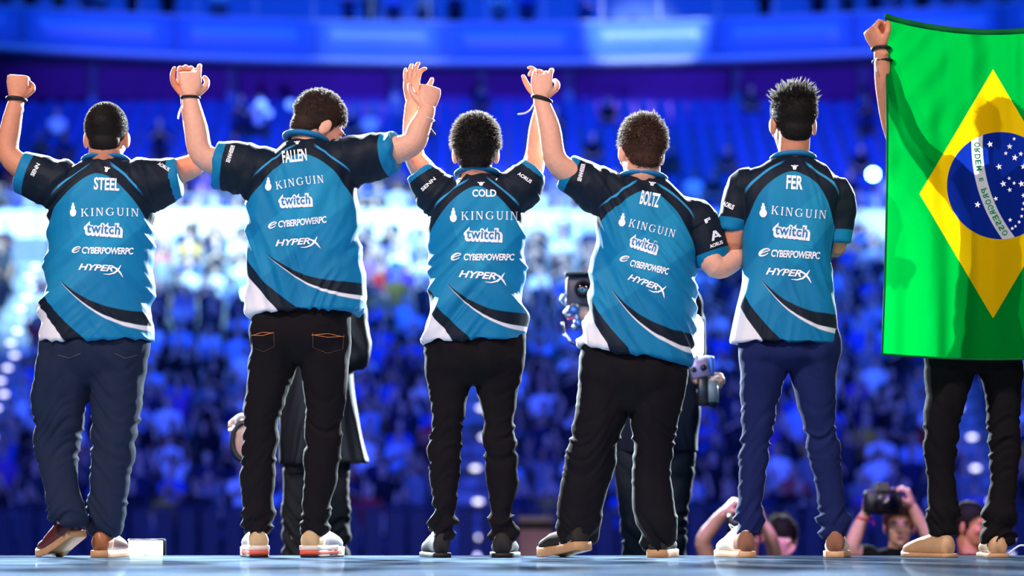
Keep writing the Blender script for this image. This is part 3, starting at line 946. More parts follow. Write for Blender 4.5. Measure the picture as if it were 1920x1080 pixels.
def build_top(name, root, spec, sleeves, Y0, mats, folds=None, voxel=0.006, seed=0, wave=1.0, pattern=True):
    mb = MB()
    R3 = rings_dense(spec, Y0, 44)
    loft_rings(mb, R3, 32, 2.35)
    SL = []
    for sl in sleeves:
        pts = [W(p[0], p[1], Y0 + (p[2] if len(p) > 2 else 0)) for p in sl['p']]
        mb.tube(pts, sl['r'], 22, sub=4, round_end=False, flat=sl.get('flat', 1.0), side=(0, 0, 1))
        SL.append((pts, sl['r']))
    V, Nn, Fc = remesh(mb, voxel, 5)
    mids = np.array([tuple(m) for m in R3[0]]); hal = np.array([tuple(h) for h in R3[1]]); dep = np.array(R3[2])
    hw = np.linalg.norm(hal, axis=1); dirs = hal / hw[:, None]
    nz = np.stack([-dirs[:, 2], dirs[:, 0]], 1)
    sd = (V[:, None, 0] - mids[None, :, 0]) * nz[None, :, 0] + (V[:, None, 2] - mids[None, :, 2]) * nz[None, :, 1]
    k = np.argmin(np.abs(sd), axis=1)
    idx = np.arange(len(V))
    k2 = np.clip(np.where(sd[idx, k] > 0, k + 1, k - 1), 0, len(mids) - 1)
    den = np.abs(sd[idx, k]) + np.abs(sd[idx, k2]) + 1e-9
    fr = np.where(k2 == k, 0, np.abs(sd[idx, k]) / den)
    cum = np.concatenate([[0], np.cumsum(np.linalg.norm(np.diff(mids, axis=0), axis=1))]); cum /= cum[-1]
    vv = cum[k] * (1 - fr) + cum[k2] * fr
    mm = mids[k] * (1 - fr)[:, None] + mids[k2] * fr[:, None]
    hh = hw[k] * (1 - fr) + hw[k2] * fr; dd = dep[k] * (1 - fr) + dep[k2] * fr
    uu = np.einsum('ij,ij->i', V - mm, dirs[k]) / hh
    tn = np.sqrt(uu ** 2 + ((V[:, 1] - mm[:, 1]) / dd) ** 2)
    ss = np.full(len(V), -1.0)
    for pts, rad in SL:
        dn, t, c2 = dist_poly(V, pts, rad)
        s_ = (t - c2[1]) / (c2[-1] - c2[1])
        on = (dn < tn * 1.02) & (s_ > -0.3)
        ss = np.where(on, np.maximum(ss, s_), ss)
    # folds in the cloth
    fa = folds or dict(l=62, r=118, amp=0.005)
    th = np.radians(np.where(uu < 0, fa['l'], fa['r']))
    blend = np.clip(uu * 2.5, -1, 1) * .5 + .5
    D = 0
    for side, w in (('l', 1 - blend), ('r', blend)):
        a = R_(fa[side])
        across = V[:, 0] * math.sin(a) - V[:, 2] * math.cos(a); along = V[:, 0] * math.cos(a) + V[:, 2] * math.sin(a)
        wob = vnoise(np.stack([across * 3, along * 3, V[:, 1] * 3], 1), seed + 7) * .09
        q = np.stack([(across + wob) * 17, along * 2.4, V[:, 1] * 4], 1)
        D = D + w * ((vnoise(q, seed) ** 1.0 - .5) * 1.3 + (ridge(vnoise(q * np.array((1.9, 1.3, 1)), seed + 3)) - .6) * .9)
    amp = fa['amp'] * (0.45 + 0.9 * np.clip(1.15 - vv, 0, 1)) * np.where(ss > 0.15, .45, 1.0)
    big = (vnoise(V * 5.0, seed + 21) - .5) * 0.016 * np.where(ss > 0.15, .4, 1.0)
    D = D * amp * 4.0 * wave + big * wave
    # raised shoulder creases
    D = D + np.where(ss > -0.2, (.2 + vnoise(np.stack([V[:, 0] * 22, V[:, 1] * 10, V[:, 2] * 22], 1), seed + 5) - .5) * 0.012, 0)
    V = V + Nn * D[:, None]
    ob = obj_from(name, V, Fc, mats, root)
    if pattern:
        for nm, arr in (('ju', uu), ('jv', vv), ('js', ss)):
            at = ob.data.attributes.new(nm, 'FLOAT', 'POINT'); at.data.foreach_set('value', np.asarray(arr, dtype=np.float32))
    bvh = BVHTree.FromPolygons([Vector(p) for p in V], Fc)
    return ob, bvh

def build_trousers(root, hips, legs, Y0, m, voxel=0.007, seed=0, amp=0.006, knee=830, ankle=985, tight=1.0):
    mb = MB()
    loft_rings(mb, rings_dense(hips, Y0, 16), 28, 2.4)
    for L in legs:
        loft_rings(mb, rings_dense(leg_spec(L), Y0, 40), 22, 2.1)
    V, Nn, Fc = remesh(mb, voxel, 10)
    py = HY - (V[:, 2] - CZ) * F / V[:, 1]
    kn = np.exp(-((py - knee) / 55.0) ** 2); an = np.clip((py - (ankle - 60)) / 60.0, 0, 1)
    hp = np.clip((720 - py) / 60.0, 0, 1)
    q1 = np.stack([V[:, 0] * 7, V[:, 1] * 7, V[:, 2] * 36 + 3 * np.sin(V[:, 0] * 18 + seed)], 1)
    D = (ridge(vnoise(q1, seed)) - .55) * amp * (0.25 + 1.0 * kn + 1.8 * an)
    q2 = np.stack([V[:, 0] * 16 + V[:, 2] * 9, V[:, 1] * 8, V[:, 2] * 10], 1)
    D = D + (vnoise(q2, seed + 4) - .5) * amp * 1.1 * (.6 + hp)
    # upright crease noise so that the long folds of the legs show
    D = D + (vnoise(np.stack([V[:, 0] * 24, V[:, 1] * 10, V[:, 2] * 2.2], 1), seed + 9) - .5) * amp * .8
    V = V + Nn * (D * 2.6)[:, None]
    ob = obj_from('trousers', V, Fc, m, root)
    return ob, BVHTree.FromPolygons([Vector(p) for p in V], Fc)

def denim(name, c, c2, sc=3.0):
    return mat(name, c, 0.85, 0.1, 0.2, sc, 0.25, 900, rgb2=c2)

def shoe(root, heel_px, heel_py, yaw, Y0, upper, sole, dy=0.0, lift=0.0, L=0.285, Wd=0.098, sole_h=0.028, collar=0.085, lace=None, heel=None, midsole=None, side_mark=None, style='low'):
    """heel centre on the floor at the pixel; yaw 0 points away from the camera, negative to the left; lift raises the heel"""
    base = W(heel_px, heel_py, Y0 + dy); base.z = 0.0
    R = Euler((0, 0, -R_(yaw))).to_matrix()
    ball = 0.70 * L
    def X(x, y, z):
        if lift:
            # pivot on the ball of the foot
            a = math.atan2(lift, ball)
            if y < ball:
                dy_ = y - ball
                y2 = ball + dy_ * math.cos(a) + z * math.sin(a) * 1.0
                z = -dy_ * math.sin(a) + z * math.cos(a)
                y = y2
        return base + R @ Vector((x, y, z))
    def hw(y):
        t = y / L
        P = [(0, .030), (.06, .034), (.2, .0345), (.4, .036), (.62, .046), (.75, .050), (.88, .043), (.96, .028), (1.0, .012)]
        for (a, b), (c, d) in zip(P[:-1], P[1:]):
            if t <= c: return (b + (d - b) * (t - a) / (c - a)) * Wd / 0.1
        return .012
    def ht(y):
        t = y / L
        P = [(0, collar * .92), (.05, collar), (.22, collar * .93), (.34, collar * 1.12), (.46, collar * .98), (.62, .060), (.8, .044), (.93, .034), (1.0, .020)]
        for (a, b), (c, d) in zip(P[:-1], P[1:]):
            if t <= c: return b + (d - b) * (t - a) / (c - a)
        return .02
    ys = [0, .008, .02] + [L * t for t in (.12, .2, .28, .36, .44, .54, .64, .74, .84, .91, .96, .99, 1.0)]
    up = MB(); rings = []
    for y in ys:
        w, h = hw(y) * .97, ht(y) + sole_h
        if y == 0: w *= .8
        r = []
        for q in np.linspace(-90, 270, 20, endpoint=False):
            c, s = sup(R_(q), 2.6)
            nar = 1 - .25 * max(0, s) * (1 if y < L * .5 else .6)
            r.append(X(w * c * nar, y, sole_h * .6 + (h - sole_h * .6) * (s * .5 + .5)))
        rings.append(r)
    up.loft(rings)
    so = up.build('shoe', upper, root)
    sm = MB()
    def slab(z0, z1, grow, y0=0.0, y1=1.0, matn=0, k=1.0):
        rr = []
        for z, g in ((z0, grow - .002), (z0 + .002, grow), (z1 - .002, grow), (z1, grow - .002)):
            ring = []
            yy = [y0 * L + (y1 - y0) * L * t for t in (0, .02, .06, .15, .3, .45, .6, .75, .86, .94, .98, 1)]
            for y in yy: ring.append(X(hw(y) + g, y + (g if y > L * .5 else -g), z + (0.012 * max(0, (y / L - .85) / .15) ** 2 if z0 < .01 else 0)))
            for y in yy[::-1]: ring.append(X(-hw(y) - g, y + (g if y > L * .5 else -g), z + (0.012 * max(0, (y / L - .85) / .15) ** 2 if z0 < .01 else 0)))
            rr.append(ring)
        sm.loft(rr, matn)
    if midsole:
        slab(0.0, sole_h * .30, .002, matn=0); slab(sole_h * .28, sole_h * .72, .0035, 0, .62, 1); slab(sole_h * .28, sole_h * 1.0, .002, .55, 1, 2); slab(sole_h * .70, sole_h * 1.15, .005, 0, .6, 2)
        sm.build('sole', [sole, midsole[0], midsole[1]], so)
    else:
        slab(0.0, sole_h, .004); sm.build('sole', sole, so)
    if heel:
        hb = MB(); rings = []
        for y in [0, .008, .02, L * .12, L * .2, L * .27]:
            w, h = hw(y) * .97 + .0025, ht(y) * .97 + sole_h
            if y == 0: w *= .8
            r = []
            for q in np.linspace(-90, 270, 20, endpoint=False):
                cc, ss_ = sup(R_(q), 2.6)
                nar = 1 - .25 * max(0, ss_)
                r.append(X(w * cc * nar, y - .0025, sole_h * .8 + (h - sole_h * .8) * (ss_ * .5 + .5)))
            rings.append(r)
        hb.loft(rings); hb.build('heel_counter', heel, so)
    if lace:
        lb = MB()
        for i in range(5):
            y = L * (.40 + .055 * i); z = ht(y) + sole_h + .001; w = hw(y) * .55
            sgn = 1 if i % 2 else -1
            lb.tube([X(-w, y - .006 * sgn, z - .012), X(0, y, z + .003), X(w, y + .006 * sgn, z - .012)], .0035, 6, sub=3)
        lb.tube([X(-.01, L * .40, ht(L * .4) + sole_h), X(-.035, L * .36, ht(L * .4) + sole_h + .012), X(-.03, L * .33, ht(L * .4) + sole_h - .004)], .003, 6, sub=3)
        lb.tube([X(.01, L * .40, ht(L * .4) + sole_h), X(.035, L * .37, ht(L * .4) + sole_h + .010), X(.04, L * .34, ht(L * .4) + sole_h - .008)], .003, 6, sub=3)
        lb.build('laces', lace, so)
    return so

def hair_build(root, o, R, s, m, seed=1, length=.02, vol=.006, n=2600, up=.35, comb=(0, -.2, -.5), spiky=0.0, nape=-.066, side=-.004, front=.055, sideburn=True, spikes=0, spike_len=(.016, .032)):
    mb = MB()
    mb.ell((0, -.014, .038), (.076 + vol, .097 + vol, .087 + vol * 1.2), n=26, m=18)
    mb.ell((0, -.046, -.025), (.058 + vol * .6, .052 + vol * .6, .058), n=20, m=12)
    V, Nn, Fc = remesh(mb, 0.006, 2)
    def inside(p):
        x, y, z = p
        # hairline height as a function of front/back position
        if y < -.035: lim = nape
        elif y < .012: lim = nape + (side - nape) * (y + .035) / .047
        else: lim = side + (front - side) * min(1, (y - .012) / .065)
        if sideburn and .005 < y < .03 and abs(x) > .06: lim -= .02
        return z > lim
    keep = np.array([inside(p) for p in V])
    fc = [f for f in Fc if all(keep[i] for i in f)]
    g = random.Random(seed)
    vs = [Vector(p) for p in V]; verts = [o + R @ (v * s) for v in vs]; faces = list(fc)
    idx = [i for i in range(len(V)) if keep[i]]
    cmb = Vector(comb)
    for _ in range(n):
        i = g.choice(idx); p = vs[i]; nn = Vector(Nn[i])
        top = max(0.0, min(1.0, (p.z - .05) / .07))
        d = (nn * (up + spiky * top) + (cmb - nn * cmb.dot(nn)) * (1 - .6 * top * (1 if spiky else 0)) + Vector((g.uniform(-1, 1), g.uniform(-1, 1), g.uniform(-1, 1))) * (.28 + .3 * spiky * top)).normalized()
        Lh = length * g.uniform(.5, 1.25) * (1 + spiky * 1.2 * top)
        # short at the nape and sides
        if p.z < .02: Lh *= .55
        sd = d.cross(nn)
        if sd.length < 1e-4: continue
        sd.normalize(); w = .0016 * g.uniform(.6, 1.5)
        b0 = p - nn * .003
        pm = b0 + d * Lh * .55; pe = b0 + d * Lh + Vector((0, 0, -.15 * Lh)) + Vector((g.uniform(-1, 1), g.uniform(-1, 1), 0)) * Lh * .1
        k = len(verts)
        for q in (b0 - sd * w, b0 + sd * w, pm + sd * w * .8, pm - sd * w * .8, pe):
            verts.append(o + R @ (q * s))
        faces.append((k, k + 1, k + 2, k + 3)); faces.append((k + 3, k + 2, k + 4))
    tops = [i for i in idx if V[i][2] > .07]
    for _ in range(spikes):
        i = g.choice(tops); p = vs[i]; nn = Vector(Nn[i])
        d = (nn * .8 + Vector((g.uniform(-.7, .7), g.uniform(-.7, .7), g.uniform(.2, .9)))).normalized()
        Lh = g.uniform(*spike_len)
        for k_ in range(5):
            sd = d.orthogonal().normalized(); sd.rotate(Matrix.Rotation(g.uniform(0, 6.28), 3, d))
            b0 = p + sd * g.uniform(0, .006) - nn * .004; pe = p + d * Lh * g.uniform(.8, 1.1) + sd * .002
            pm = b0.lerp(pe, .5) + Vector((0, 0, .002)); w = .002; k = len(verts)
            t_ = d.cross(sd)
            for q in (b0 - t_ * w, b0 + t_ * w, pm + t_ * w * .8, pm - t_ * w * .8, pe): verts.append(o + R @ (q * s))
            faces.append((k, k + 1, k + 2, k + 3)); faces.append((k + 3, k + 2, k + 4))
    return obj_from('hair', verts, faces, m, root)

def hair_mat(name, c, c2):
    m = mat(name, c, 0.62, 0.2, 0.3, 120, rgb2=c2)
    nt = m.node_tree; b = nt.nodes['Principled BSDF']; out = [n for n in nt.nodes if n.type == 'OUTPUT_MATERIAL'][0]
    tl = nt.nodes.new('ShaderNodeBsdfTranslucent'); tl.inputs[0].default_value = (0.55, 0.48, 0.42, 1)   # strands let light from behind through
    mx = nt.nodes.new('ShaderNodeMixShader'); mx.inputs[0].default_value = 0.14
    nt.links.new(b.outputs[0], mx.inputs[1]); nt.links.new(tl.outputs[0], mx.inputs[2]); nt.links.new(mx.outputs[0], out.inputs[0])
    return m

def make_body(root, S, Y0, skin, arms, torso, legs, neck, head, voxel=0.004, torso_k=.86):
    o, R, s = head_frame(head, Y0)
    mb = MB()
    head_shells(mb, o, R, s)
    nb_ = W(neck[0], neck[1], Y0 + (neck[2] if len(neck) > 2 else 0.0))
    nr = neck[3] if len(neck) > 3 else .058
    mb.tube([nb_ + Vector((0, .0, -.06)), nb_, o + R @ Vector((0, -.022, -.055)) * s, o + R @ Vector((0, -.012, .0)) * s], [nr * 1.35, nr * 1.02, nr * .98, nr * .92], 18, sub=3)
    for A in arms:
        pts = [W(p[0], p[1], Y0 + (p[2] if len(p) > 2 else 0.0)) for p in A['p']]
        mb.tube(pts, A['r'], 18, sub=4)
        h = A.get('hand')
        if h:
            w = pts[-1]
            ax = h.get('axis') or (pts[-1] - pts[-2])
            hand_shells(mb, w, ax, h.get('back', (0, -1, 0)), h.get('thumb', (1, 0, 0)), h.get('curl', (25, 30, 20)), h.get('tc', 25), h.get('s', 1.0), h.get('spread', 3), h.get('bends'))
    V, Nn, Fc = remesh(mb, voxel, 3)
    full = MB()
    full.add([Vector(p) for p in V], Fc, 0)
    ins = MB()
    loft_rings(ins, rings_dense(torso[1:], Y0, 20), 18, 2.2, torso_k)
    for L in legs:
        loft_rings(ins, rings_dense(leg_spec(L), Y0, 14), 12, 2.0, .72)
    full.add(ins.v, ins.f, 0)
    face_bits(full, o, R, s)
    full.build('body', [skin, M_eyew, M_dark, M_lips], root)
    return o, R, s

def wristband(root, c, axis, r, m, w=.008, name='wristband', tail=None, tm=None):
    a = Vector(axis).normalized()
    u = a.orthogonal().normalized(); v = a.cross(u)
    mb = MB()
    mb.tube([Vector(c) + (u * math.cos(t) + v * math.sin(t)) * r for t in np.linspace(0, 2 * math.pi, 24, endpoint=False)], w, 8, closed=True)
    ob = mb.build(name, m, root)
    if tail:
        t = MB(); t.tube([Vector(p) for p in tail], [.004] * len(tail), 6, sub=3); t.build('band_tail', tm or m, ob)
    return ob
def collar(root, px, py, Y0, hw, hd, tilt=0.0, m=None, dy=0.0, roll=0.0, th=.011):
    c = W(px, py, Y0 + dy); mb = MB()
    P = []
    for t in np.linspace(0, 2 * math.pi, 32, endpoint=False):
        x, y = hw * math.cos(t), hd * math.sin(t)
        P.append(c + Vector((x, y, -y * math.tan(R_(tilt)) + x * math.tan(R_(roll)))))
    mb.tube(P, th, 10, closed=True, flat=1.6, side=(0, 0, 1))
    return mb.build('collar', m or M_teal, root)
# ================================================================== the six on the stage
PY = 9.0
SK_A = skin_mat('skin_tan', (214, 140, 108)); SK_B = skin_mat('skin_fair', (232, 168, 142)); SK_C = skin_mat('skin_rosy', (226, 158, 130))
H_black = hair_mat('hair_black', (16, 13, 13), (30, 24, 24)); H_brown = hair_mat('hair_dark_brown', (38, 26, 22), (66, 44, 36)); H_auburn = hair_mat('hair_auburn', (56, 34, 30), (96, 62, 48))
D_blue = denim('denim_faded_navy', (36, 42, 62), (22, 34, 58)); D_black = denim('denim_black', (16, 13, 18), (24, 20, 24), 5); D_ink = denim('denim_ink_blue', (30, 38, 88), (20, 30, 72)); D_track = mat('track_cloth', (18, 15, 21), 0.8, 0.12, 0.1, 5, 0.1, 600)
D_brown = denim('denim_washed_black', (24, 20, 23), (14, 13, 16), 4)
M_brownlea = mat('oxblood_leather', (88, 34, 26), 0.35, 0.5, 0.2, 20); M_gum = mat('tan_rubber', (188, 140, 96), 0.55, 0.4); M_rubber = mat('black_rubber', (20, 20, 22), 0.6, 0.4)
M_grey_mesh = mat('grey_mesh', (150, 140, 150), 0.6, 0.3, 0.2, 60); M_coral = mat('coral_foam', (226, 84, 58), 0.5, 0.4); M_offw = mat('off_white_rubber', (226, 206, 190), 0.5, 0.4)
M_blkcan = mat('black_canvas', (30, 27, 27), 0.7, 0.3, 0.15, 40); M_blk_lea = mat('black_suede', (34, 28, 26), 0.7, 0.3); M_cream = mat('cream_canvas', (226, 222, 210), 0.7, 0.3, 0.08, 50); M_suede = mat('brown_suede', (150, 100, 78), 0.8, 0.2)
M_tanlea = mat('tan_leather', (206, 160, 116), 0.45, 0.45, 0.2, 18); M_lace = mat('white_lace', (232, 230, 226), 0.7, 0.3); M_band = mat('black_band', (26, 22, 24), 0.6, 0.4); M_tagw = mat('white_tag', (228, 230, 236), 0.5, 0.4)
M_orange = mat('orange_thread', (206, 122, 70), 0.7, 0.3); M_ltan = mat('tan_lining', (196, 160, 116), 0.7, 0.3)

def upper_arm(r=1.0): return [.056 * r, .050 * r, .043 * r, .043 * r, .029 * r]

def prints(j, bvh, name, nm, kg, pg, tw, cy, cl, hx, em):
    lay('name_print', [(text2d(name, .03, 0.0, 1.0),) + nm], bvh, M_print, j)
    lay('sponsor_print', [(serif_kinguin(),) + kg, (penguin2d(),) + pg], bvh, M_print, j)
    t = lay('sponsor_print', [(text2d('twitch', .115, 0, 1.02),) + tw], bvh, M_print, j)
    cx, cy_, w, h, a = tw[:5]
    lay('sponsor_lettering', [(text2d('twitch', .012, 0, 1.06), cx, cy_ - 1.2, w * .86, h * .66, a)], bvh, M_tprint, j, lift=0.004)
    lay('sponsor_print', [(text2d('CYBERPOWERPC', .03, .12, .92),) + cy, (cyber_logo2d(),) + cl], bvh, M_print, j)
    x, y, w, h, a = hx
    ca, sa = math.cos(R_(a)), math.sin(R_(a))
    lay('sponsor_print', [(text2d('HYPER', .028, .32, 1.0), x - w * .10 * ca, y + w * .10 * sa, w * .80, h, a),
                          (hyperx_swoosh2d(), x + w * .30 * ca, y - w * .30 * sa + h * .35, w * .46, h * 1.9, a)], bvh, M_print, j)
    lay('emblem_print', [(emblem2d(),) + em], bvh, M_print, j)

def player(label, S):
    base = W(S['neck'][0], 1045, PY); base.z = 0
    root = empty('person', base, label, 'person')
    j, bvh = build_top('jersey', root, S['torso'], S['sleeves'], PY, [M_jersey], S.get('folds'), seed=S['seed'])
    if 'collar' in S:
        c = S['collar']; collar(j, c[0], c[1], PY, c[2], c[3], c[4], M_teal, roll=c[5] if len(c) > 5 else 0)
    tr, tbvh = build_trousers(root, S['hips'], S['legs'], PY, S['tmat'], seed=S['seed'], amp=S.get('tamp', .006), knee=S.get('knee', 830), ankle=S.get('ankle', 990))
    o, R, s = make_body(root, S, PY, S['skin'], S['arms'], S['torso'], S['legs'], S['neck'], S['head'])
    hair_build(root, o, R, s, **S['hair'])
    return root, j, bvh, tr, tbvh

# ---------------------------------------------------------------- far left: fist up, brown shoes
S = dict(seed=3, skin=SK_A, tmat=D_blue,
    torso=[(75, 641, 291, 641, .305), (80, 600, 289, 600, .285), (84, 520, 287, 520, .26), (86, 450, 288, 450, .26), (88, 405, 290, 405, .255), (96, 365, 284, 365, .24), (112, 336, 272, 336, .21), (140, 314, 250, 314, .17), (163, 301, 234, 301, .13)],
    sleeves=[dict(p=[(160, 362), (112, 350), (75, 335), (38, 322)], r=[.09, .098, .088, .078]), dict(p=[(225, 362), (270, 350), (305, 340), (336, 333)], r=[.09, .098, .088, .076])],
    folds=dict(l=42, r=128, amp=.0052), neck=(200, 308, .0, .066), collar=(199, 302, .078, .066, 12),
    head=dict(px=200, py=258, s=1.0, pitch=3), hair=dict(m=H_black, seed=4, length=.008, vol=.004, n=9000, up=.9, comb=(0, -.3, -.4), nape=-.085),
    arms=[dict(p=[(112, 348), (62, 325), (17, 290), (21, 236), (31, 190)], r=[.058, .054, .043, .039, .030], hand=dict(axis=(.06, 0, 1), back=(0, -1, .1), thumb=(1, 0, 0), curl=(82, 85, 60), tc=60)),
          dict(p=[(272, 350), (325, 325, .05), (372, 300, .09), (363, 240, .08), (352, 186, .07)], r=[.058, .052, .042, .039, .029], hand=dict(axis=(-.05, .15, 1), back=(-.3, 1, 0), thumb=(-1, 0, 0), curl=(48, 52, 36)))],
    hips=[(84, 590, 280, 590, .16, .0), (78, 645, 277, 645, .235, -.01), (70, 690, 274, 690, .225, -.012), (78, 722, 266, 722, .15, 0)],
    legs=[[(650, 77, 184), (700, 66, 176), (740, 61, 166), (790, 64, 158), (830, 68, 150), (870, 75, 146, -.02), (910, 84, 146, -.05), (940, 90, 151, -.07), (962, 93, 160, -.08), (982, 98, 160, -.09)],
          [(650, 164, 276), (700, 165, 272), (740, 169, 266), (790, 173, 258), (840, 174, 250), (890, 169, 243), (930, 166, 236), (960, 164, 232), (978, 163, 228), (1002, 167, 220)]], ankle=975)
p1, j, bv, tr, tb = player('leftmost person from behind, teal jersey, faded navy jeans, brown shoes, one fist raised', S)
prints(j, bv, 'STEEL', (200, 345, 48, 24, -3), (206, 397, 108, 15, 0, 2), (137, 393, 12, 26, 0), (194, 430, 73, 28, -4), (202, 470, 97, 13, -1), (143, 468, 17, 13, 0), (188, 502, 82, 12, -3), (200, 317, 11, 11, -15))
lay('sleeve_print', [(text2d('SENN', .03), 66, 318, 26, 8, 62)], bv, M_print, j)
lay('sleeve_print', [(text2d('AORUS', .03), 307, 312, 24, 7, -32)], bv, M_print, j)
wristband(p1, W(31, 186, PY), (.1, 0, 1), .034, M_band, .0075, tail=[W(40, 196, PY - .03), W(43, 206, PY - .03), W(40, 214, PY - .03)], tm=M_tagw)
lay('pocket_stitching', [(poly_tris(strip([(0, 0), (.5, -.28), (1, 0)], .06)), 130, 668, 44, 9, 4), (poly_tris(strip([(0, 0), (.5, -.28), (1, 0)], .06)), 236, 668, 44, 9, -4)], tb, mat('dim_thread', (70, 66, 72), .8), tr)
shoe(p1, 152, 1030, -42, PY, M_brownlea, M_gum, dy=-.10, lift=.085, lace=M_lace, collar=.075)
shoe(p1, 186, 1043, 7, PY, M_brownlea, M_gum, dy=-.06, lace=M_lace, collar=.075, heel=mat('brown_strip', (150, 88, 48), .4))

# ---------------------------------------------------------------- second: bowing head
S = dict(seed=8, skin=SK_B, tmat=D_black,
    torso=[(468, 587, 690, 584, .305), (468, 540, 684, 538, .285), (463, 470, 676, 468, .26), (461, 410, 673, 405, .26), (462, 372, 672, 365, .255), (471, 335, 669, 325, .24), (490, 306, 652, 300, .21), (522, 284, 628, 280, .17), (548, 266, 606, 266, .13)],
    sleeves=[dict(p=[(525, 335), (468, 322), (437, 314), (405, 309)], r=[.095, .103, .096, .086]), dict(p=[(610, 315), (665, 302), (703, 293, -.02), (742, 285, -.045)], r=[.09, .098, .085, .075])],
    folds=dict(l=105, r=70, amp=.0048), neck=(578, 268, .0, .062), collar=(574, 262, .074, .064, 14, -8),
    head=dict(px=597, py=236, s=1.02, yaw=58, pitch=28, roll=6, dy=.02), hair=dict(m=H_brown, seed=9, length=.015, vol=.006, n=8000, up=.3, comb=(0, -.3, -.35), nape=-.07),
    arms=[dict(p=[(475, 320), (430, 310, -.02), (380, 290, -.04), (367, 238, -.04), (357, 186, -.03)], r=[.062, .056, .048, .045, .031], hand=dict(axis=(-.02, .1, 1), back=(.1, -1, .1), thumb=(1, 0, 0), bends=[(20, 35, 30), (55, 60, 40), (70, 70, 45), (75, 70, 45)], tc=30, s=1.05)),
          dict(p=[(668, 300), (720, 288, -.03), (772, 270, -.06), (785, 243, -.06), (801, 208, -.05)], r=[.062, .056, .047, .044, .032], hand=dict(axis=(.15, .2, 1), back=(.4, -1, .2), thumb=(-1, 0, 0), bends=[(70, 70, 40), (72, 70, 40), (74, 70, 40), (75, 70, 45)], tc=15, s=1.0))],
    hips=[(474, 540, 662, 540, .16, .0), (472, 595, 661, 595, .23, -.012), (465, 640, 660, 640, .225, -.015), (464, 680, 655, 680, .15, 0)],
    legs=[[(600, 473, 572), (650, 465, 567), (690, 463, 556), (740, 461, 540), (790, 458, 523), (830, 455, 518), (870, 452, 516), (910, 451, 514), (945, 456, 509), (962, 452, 515), (976, 458, 509), (988, 456, 513), (1000, 463, 503)],
          [(600, 560, 660), (650, 560, 660), (690, 562, 655), (740, 570, 648), (790, 573, 641), (830, 573, 638), (870, 569, 634), (910, 566, 629), (945, 563, 622), (965, 565, 626), (980, 563, 616), (992, 564, 618), (1005, 563, 610)]], tamp=.0055, ankle=985)
p2, j, bv, tr, tb = player('person from behind bowing his head right, teal jersey, black jeans, both arms raised', S)
prints(j, bv, 'FALLEN', (552, 292, 46, 23, 6), (562, 340, 90, 15, 8, 2), (503, 345, 12, 25, 0), (554, 376, 64, 27, 3), (567, 416, 91, 13, 6), (511, 422, 17, 13, 4), (557, 453, 82, 12, 4), (557, 267, 12, 7, 6))
lay('sleeve_print', [(text2d('SENNHEISER', .03), 432, 288, 34, 8, 72)], bv, M_print, j)
wristband(p2, W(357, 183, PY - .03), (0, 0, 1), .034, M_band, .005, tail=[W(341, 200, PY - .02), W(336, 212, PY), W(334, 222, PY)], tm=M_tagw)
wristband(p2, W(796, 222, PY - .05), (.25, 0, 1), .038, M_tagw, .003, tail=[W(806, 240, PY - .03), W(810, 246, PY - .03), W(815, 252, PY - .03)], tm=M_band)
st_ = poly_tris(strip([(0, 0), (.5, .22), (1, 0)], .05) + strip([(0, .05), (.5, -.12), (1, .05)], .05))
lay('pocket_stitching', [(st_, 492, 626, 42, 7, 7), (st_, 615, 629, 62, 8, -3)], tb, M_orange, tr)
pk = poly_tris(strip([(0, 1), (.02, .25), (.5, 0), (.98, .25), (1, 1)], .03))
lay('pocket_seam', [(pk, 493, 642, 44, 36, 3), (pk, 615, 644, 60, 38, -3)], tb, mat('dark_seam', (70, 48, 40), .8), tr)
lay('heel_patch', [(text2d('F', .06), 487, 1001, 6, 8, 0)], tb, mat('dim_thread', (70, 66, 72), .8), tr)
for hx, yw in ((486, -11), (579, 17)):
    shoe(p2, hx, 1043, yw, PY, M_grey_mesh, M_rubber, dy=-.06, lace=M_lace, sole_h=.040, collar=.066, heel=M_ltan, midsole=(M_coral, M_offw), Wd=.106)

